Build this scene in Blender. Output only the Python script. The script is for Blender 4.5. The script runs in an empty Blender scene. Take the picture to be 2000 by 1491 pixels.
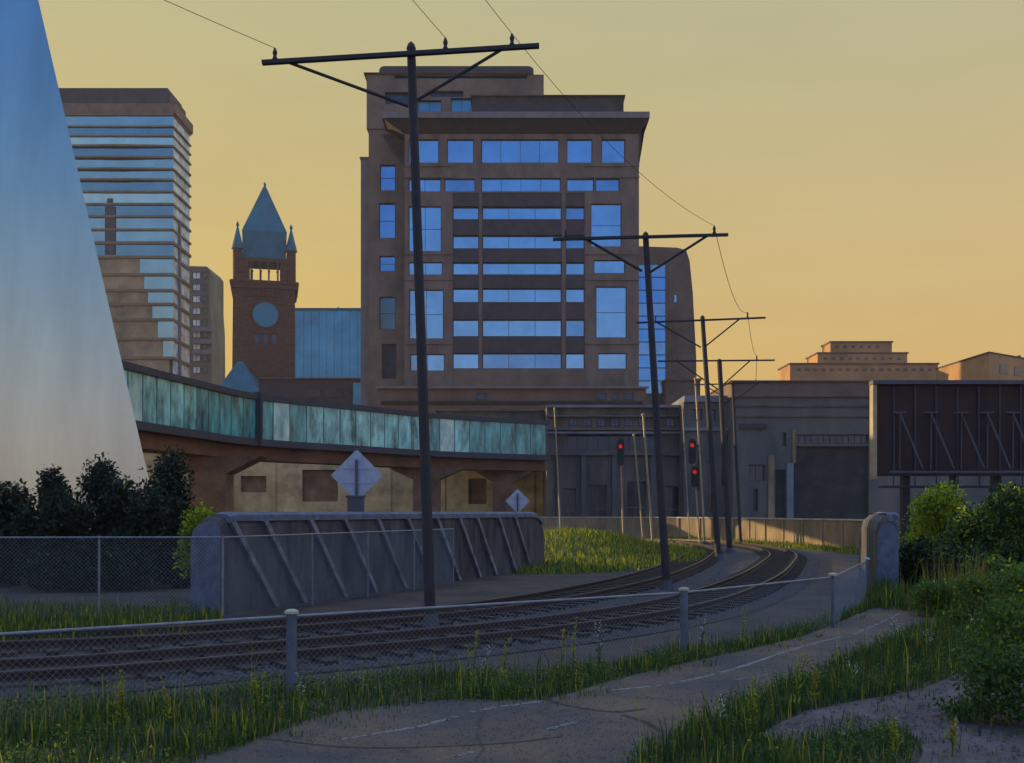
import bpy, math, random
import numpy as np
from mathutils import Vector, Matrix
random.seed(7); rng = np.random.default_rng(7)
S = bpy.context.scene
COL = S.collection
# ------------------------------------------------------------------ camera, sky, sun, exposure
H = 2.6                                   # eye height above the railway ground
cam = bpy.data.cameras.new('camera'); camo = bpy.data.objects.new('camera', cam); COL.objects.link(camo)
camo.location = (0, 0, H); camo.rotation_euler = (math.radians(90), 0, 0)
cam.lens = 36; cam.sensor_width = 36; cam.shift_y = 0.1272; cam.clip_end = 6000; cam.clip_start = 0.1
S.camera = camo
S.render.resolution_x = 1024; S.render.resolution_y = 763
S.view_settings.view_transform = 'Standard'; S.view_settings.look = 'None'
S.view_settings.gamma = 1; S.view_settings.exposure = 0.3
SUN_AZ = math.radians(-62)                # measured from straight ahead (+Y), to the left
SUN_EL = math.radians(8)
sd = Vector((math.sin(SUN_AZ)*math.cos(SUN_EL), math.cos(SUN_AZ)*math.cos(SUN_EL), math.sin(SUN_EL)))
sl = bpy.data.lights.new('sun', 'SUN'); sl.energy = 4.5; sl.angle = math.radians(0.5); sl.color = (1.0, 0.72, 0.36)
so = bpy.data.objects.new('sun', sl); COL.objects.link(so); so.rotation_euler = sd.to_track_quat('Z', 'Y').to_euler()
w = bpy.data.worlds.new('World'); S.world = w; w.use_nodes = True
nt = w.node_tree; N = nt.nodes; L = nt.links; N.clear()
def nn(t, **k):
    n = N.new(t)
    for a, b in k.items(): setattr(n, a, b)
    return n
def lin(c): return tuple(((v/255)/12.92 if v/255 <= .04045 else ((v/255+.055)/1.055)**2.4) for v in c)
def ramp(stops, fac):
    r = nn('ShaderNodeValToRGB'); e = r.color_ramp.elements
    while len(e) < len(stops): e.new(0.5)
    for i, (p, c) in enumerate(stops): e[i].position = p; e[i].color = (*c, 1)
    L.new(fac, r.inputs[0]); return r.outputs[0]
tc = nn('ShaderNodeTexCoord'); sx = nn('ShaderNodeSeparateXYZ'); L.new(tc.outputs['Generated'], sx.inputs[0])
el = sx.outputs['Z']
front1 = ramp([(0.0, lin((210,157,58))), (0.10, lin((206,164,76))), (0.22, lin((196,168,98))), (0.38, lin((180,168,118))), (0.46, lin((174,169,128))), (0.6, lin((195,205,205))), (0.8, lin((205,225,250)))], el)
front2 = ramp([(0.0, lin((206,152,80))), (0.10, lin((200,161,94))), (0.22, lin((190,165,110))), (0.38, lin((175,166,126))), (0.46, lin((170,167,136))), (0.6, lin((195,205,210))), (0.8, lin((205,225,250)))], el)
back = ramp([(0.0, lin((230,205,200))), (0.05, lin((190,200,232))), (0.12, lin((150,188,250))), (0.26, lin((104,162,250))), (0.40, lin((70,136,240))), (0.62, lin((66,128,218))), (0.80, lin((56,116,205))), (0.93, lin((170,208,250)))], el)
warm = ramp([(0.0, lin((250,206,162))), (0.12, lin((242,212,182))), (0.24, lin((204,208,212))), (0.38, lin((140,182,214))), (0.55, lin((86,146,214))), (0.72, lin((52,112,196))), (0.80, lin((52,112,196))), (0.93, lin((170,208,250)))], el)
side = ramp([(0.0, lin((235,200,170))), (0.2, lin((215,200,190))), (0.40, lin((180,196,220))), (0.62, lin((150,186,236))), (0.95, lin((160,196,240)))], el)
def mr(v, a, b):
    m = nn('ShaderNodeMapRange'); m.interpolation_type = 'SMOOTHSTEP'
    L.new(v, m.inputs[0]); m.inputs[1].default_value = a; m.inputs[2].default_value = b; return m.outputs[0]
def mix(f, a, b):
    m = nn('ShaderNodeMix'); m.data_type = 'RGBA'; L.new(f, m.inputs[0]); L.new(a, m.inputs[6]); L.new(b, m.inputs[7]); return m.outputs[2]
back2 = mix(mr(sx.outputs['X'], -0.06, -0.34), back, warm)
bs = mix(mr(sx.outputs['X'], 0.15, 0.75), back2, side)
front0 = mix(mr(sx.outputs['X'], -0.3, 0.45), front1, front2)
cl = nn('ShaderNodeMapping'); cl.inputs['Scale'].default_value = (1.2, 1.2, 5); L.new(tc.outputs['Generated'], cl.inputs[0])
cn = nn('ShaderNodeTexNoise'); cn.inputs['Scale'].default_value = 2.2; cn.inputs['Detail'].default_value = 5; cn.inputs['Roughness'].default_value = .6; L.new(cl.outputs[0], cn.inputs['Vector'])
cm = nn('ShaderNodeMapRange'); cm.inputs[1].default_value = .3; cm.inputs[2].default_value = .7; cm.inputs[3].default_value = .955; cm.inputs[4].default_value = 1.045; L.new(cn.outputs['Fac'], cm.inputs[0])
vm = nn('ShaderNodeVectorMath', operation='SCALE'); L.new(front0, vm.inputs[0]); L.new(cm.outputs[0], vm.inputs[3]); front = vm.outputs[0]
skyc = mix(mr(sx.outputs['Y'], 0.0, 0.5), bs, front)
bg1 = nn('ShaderNodeBackground'); L.new(skyc, bg1.inputs[0]); bg1.inputs[1].default_value = 0.97
st = nn('ShaderNodeTexSky'); st.sky_type = 'NISHITA'; st.sun_disc = False; st.sun_elevation = SUN_EL; st.sun_rotation = SUN_AZ
st.dust_density = 3
bg2 = nn('ShaderNodeBackground'); L.new(st.outputs[0], bg2.inputs[0]); bg2.inputs[1].default_value = 0.006
ad = nn('ShaderNodeAddShader'); L.new(bg1.outputs[0], ad.inputs[0]); L.new(bg2.outputs[0], ad.inputs[1])
wo = nn('ShaderNodeOutputWorld'); L.new(ad.outputs[0], wo.inputs[0])
# ------------------------------------------------------------------ helpers
def W(px, py, Y): return Vector(((px-1000)/2000*Y, Y, H + (1000-py)/2000*Y))
def X(px, Y): return (px-1000)/2000*Y
def Z(py, Y): return H + (1000-py)/2000*Y
def G(px, py): Y = 2000*H/(py-1000); return Vector((X(px, Y), Y, 0))
def mat(name, col, rough=.8, metal=0., var=.25, scale=1., bump=.0, bscale=8., col2=None, stretch=(1,1,1), emit=0, spec=.5, detail=6):
    m = bpy.data.materials.new(name); m.use_nodes = True; t = m.node_tree; n = t.nodes; l = t.links
    b = n['Principled BSDF']; b.inputs['Roughness'].default_value = rough; b.inputs['Metallic'].default_value = metal
    b.inputs['Specular IOR Level'].default_value = spec
    c = n.new('ShaderNodeTexCoord'); mp = n.new('ShaderNodeMapping'); mp.inputs['Scale'].default_value = stretch
    l.new(c.outputs['Object'], mp.inputs[0])
    no = n.new('ShaderNodeTexNoise'); no.inputs['Scale'].default_value = scale; no.inputs['Detail'].default_value = detail; no.inputs['Roughness'].default_value = .65
    l.new(mp.outputs[0], no.inputs['Vector'])
    r = n.new('ShaderNodeValToRGB'); e = r.color_ramp.elements
    e[0].position = .34; e[1].position = .66
    e[0].color = (*[v*(1-var) for v in col], 1); e[1].color = (*(col2 if col2 else [min(1, v*(1+var)) for v in col]), 1)
    l.new(no.outputs['Fac'], r.inputs[0]); l.new(r.outputs[0], b.inputs['Base Color'])
    if bump:
        n2 = n.new('ShaderNodeTexNoise'); n2.inputs['Scale'].default_value = bscale; n2.inputs['Detail'].default_value = 8
        l.new(mp.outputs[0], n2.inputs['Vector'])
        bp = n.new('ShaderNodeBump'); bp.inputs['Strength'].default_value = bump; bp.inputs['Distance'].default_value = .05
        l.new(n2.outputs['Fac'], bp.inputs['Height']); l.new(bp.outputs[0], b.inputs['Normal'])
    if emit:
        b.inputs['Emission Color'].default_value = (*col, 1); b.inputs['Emission Strength'].default_value = emit
    return m
def leafmat(name, col, col2, trans=.35):
    m = bpy.data.materials.new(name); m.use_nodes = True; t = m.node_tree; n = t.nodes; l = t.links
    b = n['Principled BSDF']; b.inputs['Roughness'].default_value = .6; b.inputs['Specular IOR Level'].default_value = .25
    g = n.new('ShaderNodeNewGeometry'); r = n.new('ShaderNodeValToRGB'); e = r.color_ramp.elements
    e[0].color = (*col, 1); e[1].color = (*col2, 1); l.new(g.outputs['Random Per Island'], r.inputs[0])
    l.new(r.outputs[0], b.inputs['Base Color'])
    tr = n.new('ShaderNodeBsdfTranslucent'); l.new(r.outputs[0], tr.inputs[0])
    mx = n.new('ShaderNodeMixShader'); mx.inputs[0].default_value = trans
    l.new(b.outputs[0], mx.inputs[1]); l.new(tr.outputs[0], mx.inputs[2])
    l.new(mx.outputs[0], n['Material Output'].inputs[0]); return m
class MB:
    def __init__(s): s.v = []; s.f = []; s.m = []
    def add(s, vs, fs, mi=0):
        k = len(s.v); s.v += [tuple(v) for v in vs]; s.f += [tuple(i+k for i in f) for f in fs]; s.m += [mi]*len(fs); return s
    def box(s, x0, x1, y0, y1, z0, z1, mi=0):
        return s.add([(x0,y0,z0),(x1,y0,z0),(x1,y1,z0),(x0,y1,z0),(x0,y0,z1),(x1,y0,z1),(x1,y1,z1),(x0,y1,z1)],
            [(0,3,2,1),(4,5,6,7),(0,1,5,4),(1,2,6,5),(2,3,7,6),(3,0,4,7)], mi)
    def obox(s, a, b, w, z0, z1, mi=0):            # box along plan segment a->b, width w centred
        a = Vector((a[0],a[1])); b = Vector((b[0],b[1])); d = (b-a).normalized(); n = Vector((-d.y, d.x))*w/2
        p = [a-n, b-n, b+n, a+n]
        return s.add([(q.x,q.y,z0) for q in p]+[(q.x,q.y,z1) for q in p], [(0,3,2,1),(4,5,6,7),(0,1,5,4),(1,2,6,5),(2,3,7,6),(3,0,4,7)], mi)
    def bar(s, a, b, w, h=None, mi=0):             # rectangular bar between two 3-D points
        h = h or w; a = Vector(a); b = Vector(b); d = (b-a).normalized()
        u = d.cross(Vector((0,0,1)));  u = Vector((1,0,0)) if u.length < 1e-3 else u.normalized(); v = d.cross(u).normalized()
        vs = []
        for p in (a, b):
            for i, j in ((-1,-1),(1,-1),(1,1),(-1,1)): vs.append(p+u*i*w/2+v*j*h/2)
        return s.add(vs, [(0,1,2,3),(7,6,5,4),(0,4,5,1),(1,5,6,2),(2,6,7,3),(3,7,4,0)], mi)
    def tube(s, pts, r, n=8, mi=0, cap=True):
        pts = [Vector(p) for p in pts]; rs = r if isinstance(r, (list, tuple)) else [r]*len(pts); vs = []; fs = []
        for i, p in enumerate(pts):
            d = (pts[min(i+1, len(pts)-1)] - pts[max(i-1, 0)]).normalized()
            u = d.cross(Vector((0,0,1))); u = Vector((1,0,0)) if u.length < 1e-3 else u.normalized(); v = d.cross(u).normalized()
            for k in range(n):
                t = 2*math.pi*k/n; vs.append(p + (u*math.cos(t)+v*math.sin(t))*rs[i])
        for i in range(len(pts)-1):
            for k in range(n): fs.append((i*n+k, i*n+(k+1)%n, (i+1)*n+(k+1)%n, (i+1)*n+k))
        if cap: fs.append(tuple(range(n))[::-1]); fs.append(tuple(range((len(pts)-1)*n, len(pts)*n)))
        return s.add(vs, fs, mi)
    def prism(s, poly, y0, y1, mi=0):              # poly in x,z extruded along y
        n = len(poly)
        return s.add([(x,y0,z) for x,z in poly]+[(x,y1,z) for x,z in poly],
            [tuple(range(n)), tuple(range(n, 2*n))[::-1]]+[(i, i+n, (i+1)%n+n, (i+1)%n) for i in range(n)], mi)
    def slab(s, poly, z0, z1, mi=0):
        n = len(poly)
        return s.add([(x,y,z0) for x,y in poly]+[(x,y,z1) for x,y in poly],
            [tuple(range(n))[::-1], tuple(range(n, 2*n))]+[(i, (i+1)%n, (i+1)%n+n, i+n) for i in range(n)], mi)
    def facade(s, x0, x1, z0, z1, y, holes, dep=.4, mi=0):
        xs = sorted({x0, x1, *[h[0] for h in holes], *[h[1] for h in holes]}); zs = sorted({z0, z1, *[h[2] for h in holes], *[h[3] for h in holes]})
        for i in range(len(xs)-1):
            for j in range(len(zs)-1):
                cx = (xs[i]+xs[i+1])/2; cz = (zs[j]+zs[j+1])/2
                if any(h[0] < cx < h[1] and h[2] < cz < h[3] for h in holes): continue
                s.add([(xs[i],y,zs[j]),(xs[i+1],y,zs[j]),(xs[i+1],y,zs[j+1]),(xs[i],y,zs[j+1])], [(0,1,2,3)], mi)
        for a, b, c, d in holes:
            s.add([(a,y,c),(b,y,c),(b,y,d),(a,y,d),(a,y+dep,c),(b,y+dep,c),(b,y+dep,d),(a,y+dep,d)], [(0,4,5,1),(1,5,6,2),(2,6,7,3),(3,7,4,0)], mi)
        return s
    def openbox(s, x0, x1, y0, y1, z0, z1, mi=0):  # box without its front (-y) face
        return s.add([(x0,y0,z0),(x1,y0,z0),(x1,y1,z0),(x0,y1,z0),(x0,y0,z1),(x1,y0,z1),(x1,y1,z1),(x0,y1,z1)],
            [(0,3,2,1),(4,5,6,7),(1,2,6,5),(2,3,7,6),(3,0,4,7)], mi)
    def obj(s, name, mats, parent=None, label=None, smooth=False, xf=None):
        me = bpy.data.meshes.new(name)
        off = root_loc(parent) if parent else Vector((0,0,0))
        vs = [tuple(Vector(v)-off) for v in s.v]
        me.from_pydata(vs, [], s.f)
        for m in (mats if isinstance(mats, list) else [mats]): me.materials.append(m)
        if any(s.m): me.polygons.foreach_set('material_index', s.m)
        if smooth: me.polygons.foreach_set('use_smooth', [True]*len(s.f))
        me.update()
        o = bpy.data.objects.new(name, me); COL.objects.link(o)
        if parent: o.parent = parent
        if label: o['label'] = label
        return o
def root_loc(o):
    while o.parent: o = o.parent
    return Vector(o.location)
def thing(name, label, cat, loc, group=None):
    o = bpy.data.objects.new(name, None); COL.objects.link(o); o.location = loc; o.empty_display_size = .3
    return tag(o, label, cat, group)
def tag(o, label, cat, group=None):
    o['label'] = label; o['category'] = cat
    if group: o['group'] = group
    return o
def struct(o): o['kind'] = 'structure'; return o
def stuff(o, label=None, cat=None):
    o['kind'] = 'stuff'
    if label: o['label'] = label; o['category'] = cat
    return o
def meshnp(name, V, F_list, mats, mi=None, parent=None):
    """V (n,3); F_list = list of (faces array (k,c)); quick mesh"""
    me = bpy.data.meshes.new(name)
    me.vertices.add(len(V)); me.vertices.foreach_set('co', np.asarray(V, dtype=np.float32).ravel())
    loops = np.concatenate([f.ravel() for f in F_list]); sizes = np.concatenate([np.full(len(f), f.shape[1]) for f in F_list])
    me.loops.add(len(loops)); me.loops.foreach_set('vertex_index', loops.astype(np.int32))
    me.polygons.add(len(sizes)); st_ = np.concatenate([[0], np.cumsum(sizes)[:-1]])
    me.polygons.foreach_set('loop_start', st_.astype(np.int32))
    for m in mats: me.materials.append(m)
    if mi is not None: me.polygons.foreach_set('material_index', np.asarray(mi, dtype=np.int32))
    me.update(calc_edges=True); me.validate()
    o = bpy.data.objects.new(name, me); COL.objects.link(o)
    if parent: o.parent = parent
    return o
def inpoly(px, py, poly):
    ins = np.zeros(len(px), bool); n = len(poly); j = n-1
    for i in range(n):
        xi, yi = poly[i]; xj, yj = poly[j]
        c = ((yi > py) != (yj > py)) & (px < (xj-xi)*(py-yi)/((yj-yi) or 1e-9)+xi); ins ^= c; j = i
    return ins
# ------------------------------------------------------------------ materials
M = {}
M['brick'] = mat('brown_stone', (.165,.122,.098), .85, var=.3, scale=.5, bump=.15, bscale=3, stretch=(1,1,.4), detail=10)
M['brick_side'] = mat('brown_stone_wing', (.165,.12,.09), .85, var=.3, scale=.2, bump=.15, bscale=3)
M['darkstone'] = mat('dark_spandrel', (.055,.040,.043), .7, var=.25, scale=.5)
M['cornice'] = mat('grey_cornice', (.17,.15,.15), .8, var=.2, scale=.4)
def glass(name, col, rough, sc, strength, metal=1.):
    m = mat(name, col, rough, metal, var=.12, scale=sc, bump=strength, bscale=sc)
    return m
M['glass'] = glass('blue_window_glass', (.29,.40,.43), .12, .25, .6)
M['glass_t'] = glass('tower_glass', (.14,.28,.41), .14, .15, 1.3)
M['glass_t2'] = glass('tower_glass_deep', (.08,.19,.32), .14, .15, 1.3)
M['glass_t3'] = glass('tower_glass_pale', (.26,.42,.50), .22, .2, 1.3)
M['glass_b'] = glass('blue_window_glass_deep', (.20,.30,.36), .16, .35, .9)
M['glass_side'] = mat('pale_reflection_glass', (.50,.62,.68), .5, .0, var=.5, scale=.35)  # pale sky reflection put into a matt base colour
M['glass_dark'] = mat('dark_glass', (.02,.03,.045), .15, 0, var=.4, scale=.5)
M['frame'] = mat('bronze_window_frame', (.06,.055,.06), .5, .5)
M['red_stone'] = mat('red_granite', (.095,.036,.022), .9, var=.45, scale=.7, bump=.3, bscale=2, stretch=(1,1,2.5), detail=10)
M['copper'] = mat('green_copper', (.012,.115,.165), .6, var=.25, scale=.3)
M['copper_l'] = mat('clock_face_glass', (.025,.17,.25), .4, var=.1, scale=.5)
M['slab'] = mat('tan_slab', (.20,.145,.085), .8, var=.2, scale=.3)
M['tan'] = mat('gold_reflection_tan', (.30,.22,.12), .8, var=.45, scale=.12)  # warm reflection on the lower tower glass, put into an opaque colour
M['darkcap'] = mat('dark_roof_cap', (.035,.032,.042), .7, var=.3, scale=.3)
M['white_clad'] = mat('pale_cladding', (.40,.46,.46), .27, .92, var=.13, scale=.30, bump=.10, bscale=.3, stretch=(1,1,.15))
M['teal_box'] = mat('blue_green_glass', (.07,.27,.40), .4, .5, var=.3, scale=.08)
M['bridge_dark'] = mat('bridge_dark_steel', (.045,.045,.065), .6, .2, var=.2)
M['girder'] = mat('brown_girder', (.15,.075,.04), .85, var=.3, scale=.4)
M['pier'] = mat('brown_pier_concrete', (.17,.10,.06), .9, var=.4, scale=.6)
M['tanwall'] = mat('tan_wall', (.46,.34,.19), .95, var=.45, scale=.3, detail=10)
M['bluegrey'] = mat('blue_grey_wall', (.085,.088,.095), .85, var=.5, scale=.35, detail=11, col2=(.19,.155,.12), stretch=(1,1,.3))
M['bluegrey2'] = mat('slate_blue_wall', (.085,.11,.12), .85, var=.35, scale=.22, detail=10, col2=(.17,.15,.125), stretch=(1,1,.35))
M['brownwall'] = mat('brown_band', (.15,.10,.075), .85, var=.25, scale=.3)
M['ledge'] = mat('pale_ledge', (.17,.175,.2), .8, var=.25, scale=.5)
M['garage'] = mat('dark_shutter', (.045,.042,.035), .8, var=.4, scale=.5, detail=10)
M['bill'] = mat('billboard_back', (.030,.012,.010), .8, var=.4, scale=.6)
M['billtrim'] = mat('billboard_trim', (.34,.27,.16), .7)
M['strut'] = mat('grey_strut', (.075,.078,.095), .6, .3)
M['pole'] = mat('dark_pole_steel', (.022,.022,.03), .7, .1, var=.3, scale=2)
M['wire'] = mat('wire', (.03,.025,.02), .7)
M['mast'] = mat('galvanised_mast', (.30,.24,.15), .55, .3, var=.3, scale=3)
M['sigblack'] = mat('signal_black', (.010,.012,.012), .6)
M['red'] = mat('red_lens', (.75,.02,.012), .3, emit=.35)
M['sign'] = mat('sign_back_metal', (.34,.39,.48), .6, .35, var=.12, scale=3)
M['conc'] = mat('weathered_concrete_shade', (.040,.038,.052), .9, var=.5, scale=1.6, bump=.6, bscale=6, detail=12, col2=(.095,.095,.105), stretch=(1,1,.3))  # weathered, and toned dark to carry the shade of the track-side face
M['conc_l'] = mat('concrete_skylit_tone', (.10,.12,.17), .9, var=.3, scale=3, bump=.4, bscale=8)  # same concrete, pale blue to carry the sky's light on the end
M['rib'] = mat('concrete_rib', (.15,.16,.18), .9, var=.55, scale=2, bump=.4)
M['lowwall'] = mat('tan_low_wall', (.23,.17,.10), .95, var=.4, scale=.5, detail=10, stretch=(1,1,.5))
M['cap'] = mat('pale_wall_cap', (.42,.38,.30), .9, var=.3, scale=1)
M['galv'] = mat('galvanised_fence', (.20,.22,.26), .6, .5, var=.2, scale=6)
M['postblue'] = mat('painted_post', (.09,.11,.15), .7, .1, var=.25, scale=5)
M['rail'] = mat('steel_rail', (.085,.075,.075), .45, .7, var=.3, scale=3)
M['railside'] = mat('rusty_rail', (.035,.020,.016), .85, .1)
M['tie'] = mat('dark_timber_tie', (.035,.026,.022), .95, var=.4, scale=4)
M['gold'] = mat('warm_stone', (.40,.215,.085), .85, var=.2, scale=.2)
def asph():
    m = mat('old_asphalt', (.075,.075,.095), .85, var=.3, scale=.42, bump=.9, bscale=30, col2=(.185,.12,.075), detail=12)
    t = m.node_tree; n = t.nodes; l = t.links; b = n['Principled BSDF']
    src = b.inputs['Base Color'].links[0].from_socket
    c = n.new('ShaderNodeTexCoord'); nz = n.new('ShaderNodeTexNoise'); nz.inputs['Scale'].default_value = .9; nz.inputs['Detail'].default_value = 6
    l.new(c.outputs['Object'], nz.inputs['Vector'])
    mxv = n.new('ShaderNodeMix'); mxv.data_type = 'VECTOR'; mxv.inputs[0].default_value = .35
    l.new(c.outputs['Object'], mxv.inputs[4]); l.new(nz.outputs['Color'], mxv.inputs[5])
    vo = n.new('ShaderNodeTexVoronoi'); vo.feature = 'DISTANCE_TO_EDGE'; vo.inputs['Scale'].default_value = .30; l.new(mxv.outputs[1], vo.inputs['Vector'])
    mrn = n.new('ShaderNodeMapRange'); mrn.inputs[1].default_value = .0; mrn.inputs[2].default_value = .006; l.new(vo.outputs['Distance'], mrn.inputs[0])
    mx = n.new('ShaderNodeMix'); mx.data_type = 'RGBA'; mx.inputs[6].default_value = (.045,.04,.04,1); l.new(mrn.outputs[0], mx.inputs[0]); l.new(src, mx.inputs[7])
    nf = n.new('ShaderNodeTexNoise'); nf.inputs['Scale'].default_value = 60; nf.inputs['Detail'].default_value = 3; l.new(c.outputs['Object'], nf.inputs['Vector'])
    mu = n.new('ShaderNodeMix'); mu.data_type = 'RGBA'; mu.blend_type = 'OVERLAY'; mu.inputs[0].default_value = .8
    l.new(mx.outputs[2], mu.inputs[6]); l.new(nf.outputs['Fac'], mu.inputs[7]); l.new(mu.outputs[2], b.inputs['Base Color'])
    return m
M['asphalt'] = asph()
M['ground'] = mat('gravelly_soil', (.038,.030,.031), .95, var=.4, scale=.6, bump=.9, bscale=12, col2=(.078,.056,.050), detail=12)
M['ballast'] = mat('track_gravel', (.032,.026,.030), .95, var=.5, scale=5, bump=1, bscale=14, col2=(.075,.058,.060), detail=8)
M['dirt'] = mat('pale_dirt', (.105,.078,.084), .95, var=.4, scale=1.4, bump=.7, bscale=15, detail=12)
M['paint'] = mat('worn_white_line', (.10,.09,.095), .85, var=.1, scale=14, col2=(.25,.245,.26), detail=12)
M['stone'] = mat('loose_stone', (.065,.056,.062), .9, var=.5, scale=3)
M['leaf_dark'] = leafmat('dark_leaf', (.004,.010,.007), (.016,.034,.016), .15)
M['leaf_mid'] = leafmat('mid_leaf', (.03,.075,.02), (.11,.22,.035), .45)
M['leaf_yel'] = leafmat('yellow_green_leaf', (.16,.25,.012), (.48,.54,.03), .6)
M['grass_d'] = leafmat('dark_grass', (.018,.050,.016), (.050,.105,.028))
M['grass_g'] = leafmat('green_grass', (.045,.100,.018), (.12,.19,.03), .4)
M['grass_y'] = leafmat('yellow_grass', (.20,.24,.02), (.46,.46,.03), .55)
M['straw'] = leafmat('straw', (.20,.13,.03), (.42,.30,.09), .4)
M['bark'] = mat('bark', (.03,.022,.018), .9)
M['petal'] = mat('white_petal', (.6,.6,.6), .7)
M['earth'] = mat('grassy_earth', (.03,.045,.016), .95, var=.4, scale=1, bump=.6)
# ------------------------------------------------------------------ ground, path, track bed
struct(MB().add([(-2500,-300,-.012),(2500,-300,-.012),(2500,5000,-.012),(-2500,5000,-.012)], [(0,1,2,3)]).obj('ground', M['ground']))
def spline(pts, n=10):
    P = [Vector((*p, 0)) if len(p) == 2 else Vector(p) for p in pts]; P = [P[0]*2-P[1]]+P+[P[-1]*2-P[-2]]; out = []
    for i in range(1, len(P)-2):
        for k in range(n):
            t = k/n; a, b, c, d = P[i-1], P[i], P[i+1], P[i+2]
            out.append(.5*((2*b)+(c-a)*t+(2*a-5*b+4*c-d)*t*t+(3*b-a-3*c+d)*t**3))
    return out+[P[-2]]
def arclen(pts, step):
    out = [pts[0].copy()]; acc = 0
    for a, b in zip(pts, pts[1:]):
        L_ = (b-a).length; t = step-acc
        while t <= L_: out.append(a.lerp(b, t/L_)); t += step
        acc = L_-(t-step)
    return out
def sheet(name, poly, z, m):
    return struct(MB().add([(p[0],p[1],z) for p in poly], [tuple(range(len(poly)))]).obj(name, m))
T1 = spline([(-40,15.5),(-20,17),(-9,19.6),(-4.6,22.2),(-.4,26.6),(3.3,34),(6.2,42),(9.6,54),(12.6,68),(12.8,80),(8,89),(-4,93),(-25,94)], 12)
T2 = spline([(-40,11.2),(-20,12.8),(-9,15.4),(-4.6,17.8),(.4,21.8),(4.6,27.5),(8.7,37),(12.4,48),(15.8,60),(17.2,72),(16,84),(8.5,93.5),(-4,97),(-25,98)], 12)
def side_pt(pts, i, d):
    t = (pts[min(i+1, len(pts)-1)]-pts[max(i-1, 0)]).normalized(); return pts[i]+Vector((t.y, -t.x, 0))*d
bedL = [side_pt(T1, i, -1.9) for i in range(len(T1))]; bedR = [side_pt(T2, i, 1.9) for i in range(len(T2))]
sheet('track_bed', [(p.x, p.y) for p in bedL]+[(p.x, p.y) for p in bedR[::-1]], .004, M['ballast'])
def smooth_px(pts): return [(v.x, v.y) for v in spline(pts, 6)]
def gp(pts): return [tuple(G(*p)[:2]) for p in pts]
path_px = smooth_px([(150,1600),(350,1500),(560,1425),(640,1396),(860,1368),(1060,1366),(1180,1334),(1300,1304),(1560,1245),(1700,1190),(1800,1166),(1990,1140)]) + \
          smooth_px([(2100,1160),(1930,1196),(1790,1238),(1650,1300),(1500,1362),(1360,1432),(1270,1500),(1170,1640)])
sheet('path', gp(path_px), .006, M['asphalt'])
dirt_px = smooth_px([(1480,1440),(1540,1405),(1640,1376),(1790,1348),(1900,1305),(1965,1288),(2040,1284),(2100,1330),(2060,1420),(2080,1560),(1700,1560),(1800,1480),(1760,1430),(1640,1440),(1560,1450),(1480,1440)])[:-1]
sheet('dirt_patch', gp(dirt_px), .003, M['dirt'])
def stripe(pts, wd, z=.010, gap=.22):
    P = spline(pts, 12); mb = MB()
    q = [G(p.x, p.y) for p in P]; vs = []
    for i in range(len(q)):
        ww = wd*(.6+.7*random.random()); a = side_pt(q, i, -ww/2); b = side_pt(q, i, ww/2); vs += [(a.x,a.y,z),(b.x,b.y,z)]
    mb.add(vs, [(2*i, 2*i+1, 2*i+3, 2*i+2) for i in range(len(q)-1) if random.random() > gap]); return mb
for pts, wd in (([(665,1446),(750,1432),(830,1418),(940,1388),(1055,1372)], .10), ([(850,1487),(890,1478),(925,1470)], .09), ([(1068,1427),(1100,1418),(1130,1411)], .09),
                ([(1190,1350),(1300,1338),(1420,1312),(1560,1266),(1655,1242)], .09), ([(1668,1240),(1700,1226),(1765,1196)], .09), ([(1430,1330),(1470,1324),(1505,1318)], .07)):
    struct(stripe(pts, wd).obj('road_marking', M['paint']))
# dark tar seams on the path
for pts, wd in (([(1060,1366),(1120,1382),(1200,1392),(1260,1386)], .10), ([(480,1440),(700,1462),(960,1455),(1100,1440)], .05), ([(1215,1398),(1260,1412),(1290,1430)], .08)):
    struct(stripe(pts, wd, .009, 0).obj('asphalt_seam', M['tie']))
# ------------------------------------------------------------------ railway tracks
def track(T, label):
    r = thing('railway_track', label, 'railway track', (T[40].x, T[40].y, 0), 'tracks curving past the concrete wall')
    for sgn in (-1, 1):
        q = [side_pt(T, i, sgn*.7175) for i in range(len(T))]
        vs = []; fs = []; ms = []
        prof = [(-.07,.02),(.07,.02),(.02,.05),(.035,.15),(.035,.175),(-.035,.175),(-.035,.15),(-.02,.05)]
        n = len(prof)
        for i in range(len(q)):
            t = (q[min(i+1, len(q)-1)]-q[max(i-1, 0)]).normalized(); nn_ = Vector((t.y, -t.x, 0))
            for a, b in prof: vs.append(q[i]+nn_*a+Vector((0,0,b+.06)))
        mb = MB()
        for i in range(len(q)-1):
            for k in range(n): fs.append((i*n+k, (i+1)*n+k, (i+1)*n+(k+1)%n, i*n+(k+1)%n)); ms.append(0 if 3 <= k <= 5 else 1)
        mb.add(vs, fs); mb.m = ms; mb.obj('rail', [M['rail'], M['railside']], r)
    ties = arclen(T, .72); rest = MB(); base = None; cnt = 0
    order = sorted(range(1, len(ties)-1), key=lambda i: (abs(ties[i].x) > .55*ties[i].y+1, ties[i].y))
    for i in order:
        if abs(ties[i].x) > .55*ties[i].y+3: continue
        t = (ties[i+1]-ties[i-1]).normalized(); nrm = Vector((t.y,-t.x,0)); c = ties[i]
        if cnt < 100:
            mb = MB(); mb.obox(c-nrm*1.25, c+nrm*1.25, .24, -.02, .078); mb.obj('sleeper', M['tie'], r); cnt += 1
        else: rest.obox(c-nrm*1.25, c+nrm*1.25, .24, -.02, .078)
    if rest.v: o = rest.obj('sleeper', M['tie'], r); o['kind'] = 'stuff'
    return r
track(T1, 'far curving railway track running closest to the ribbed concrete wall')
track(T2, 'near curving railway track running closest to the low mesh fence')
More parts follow.
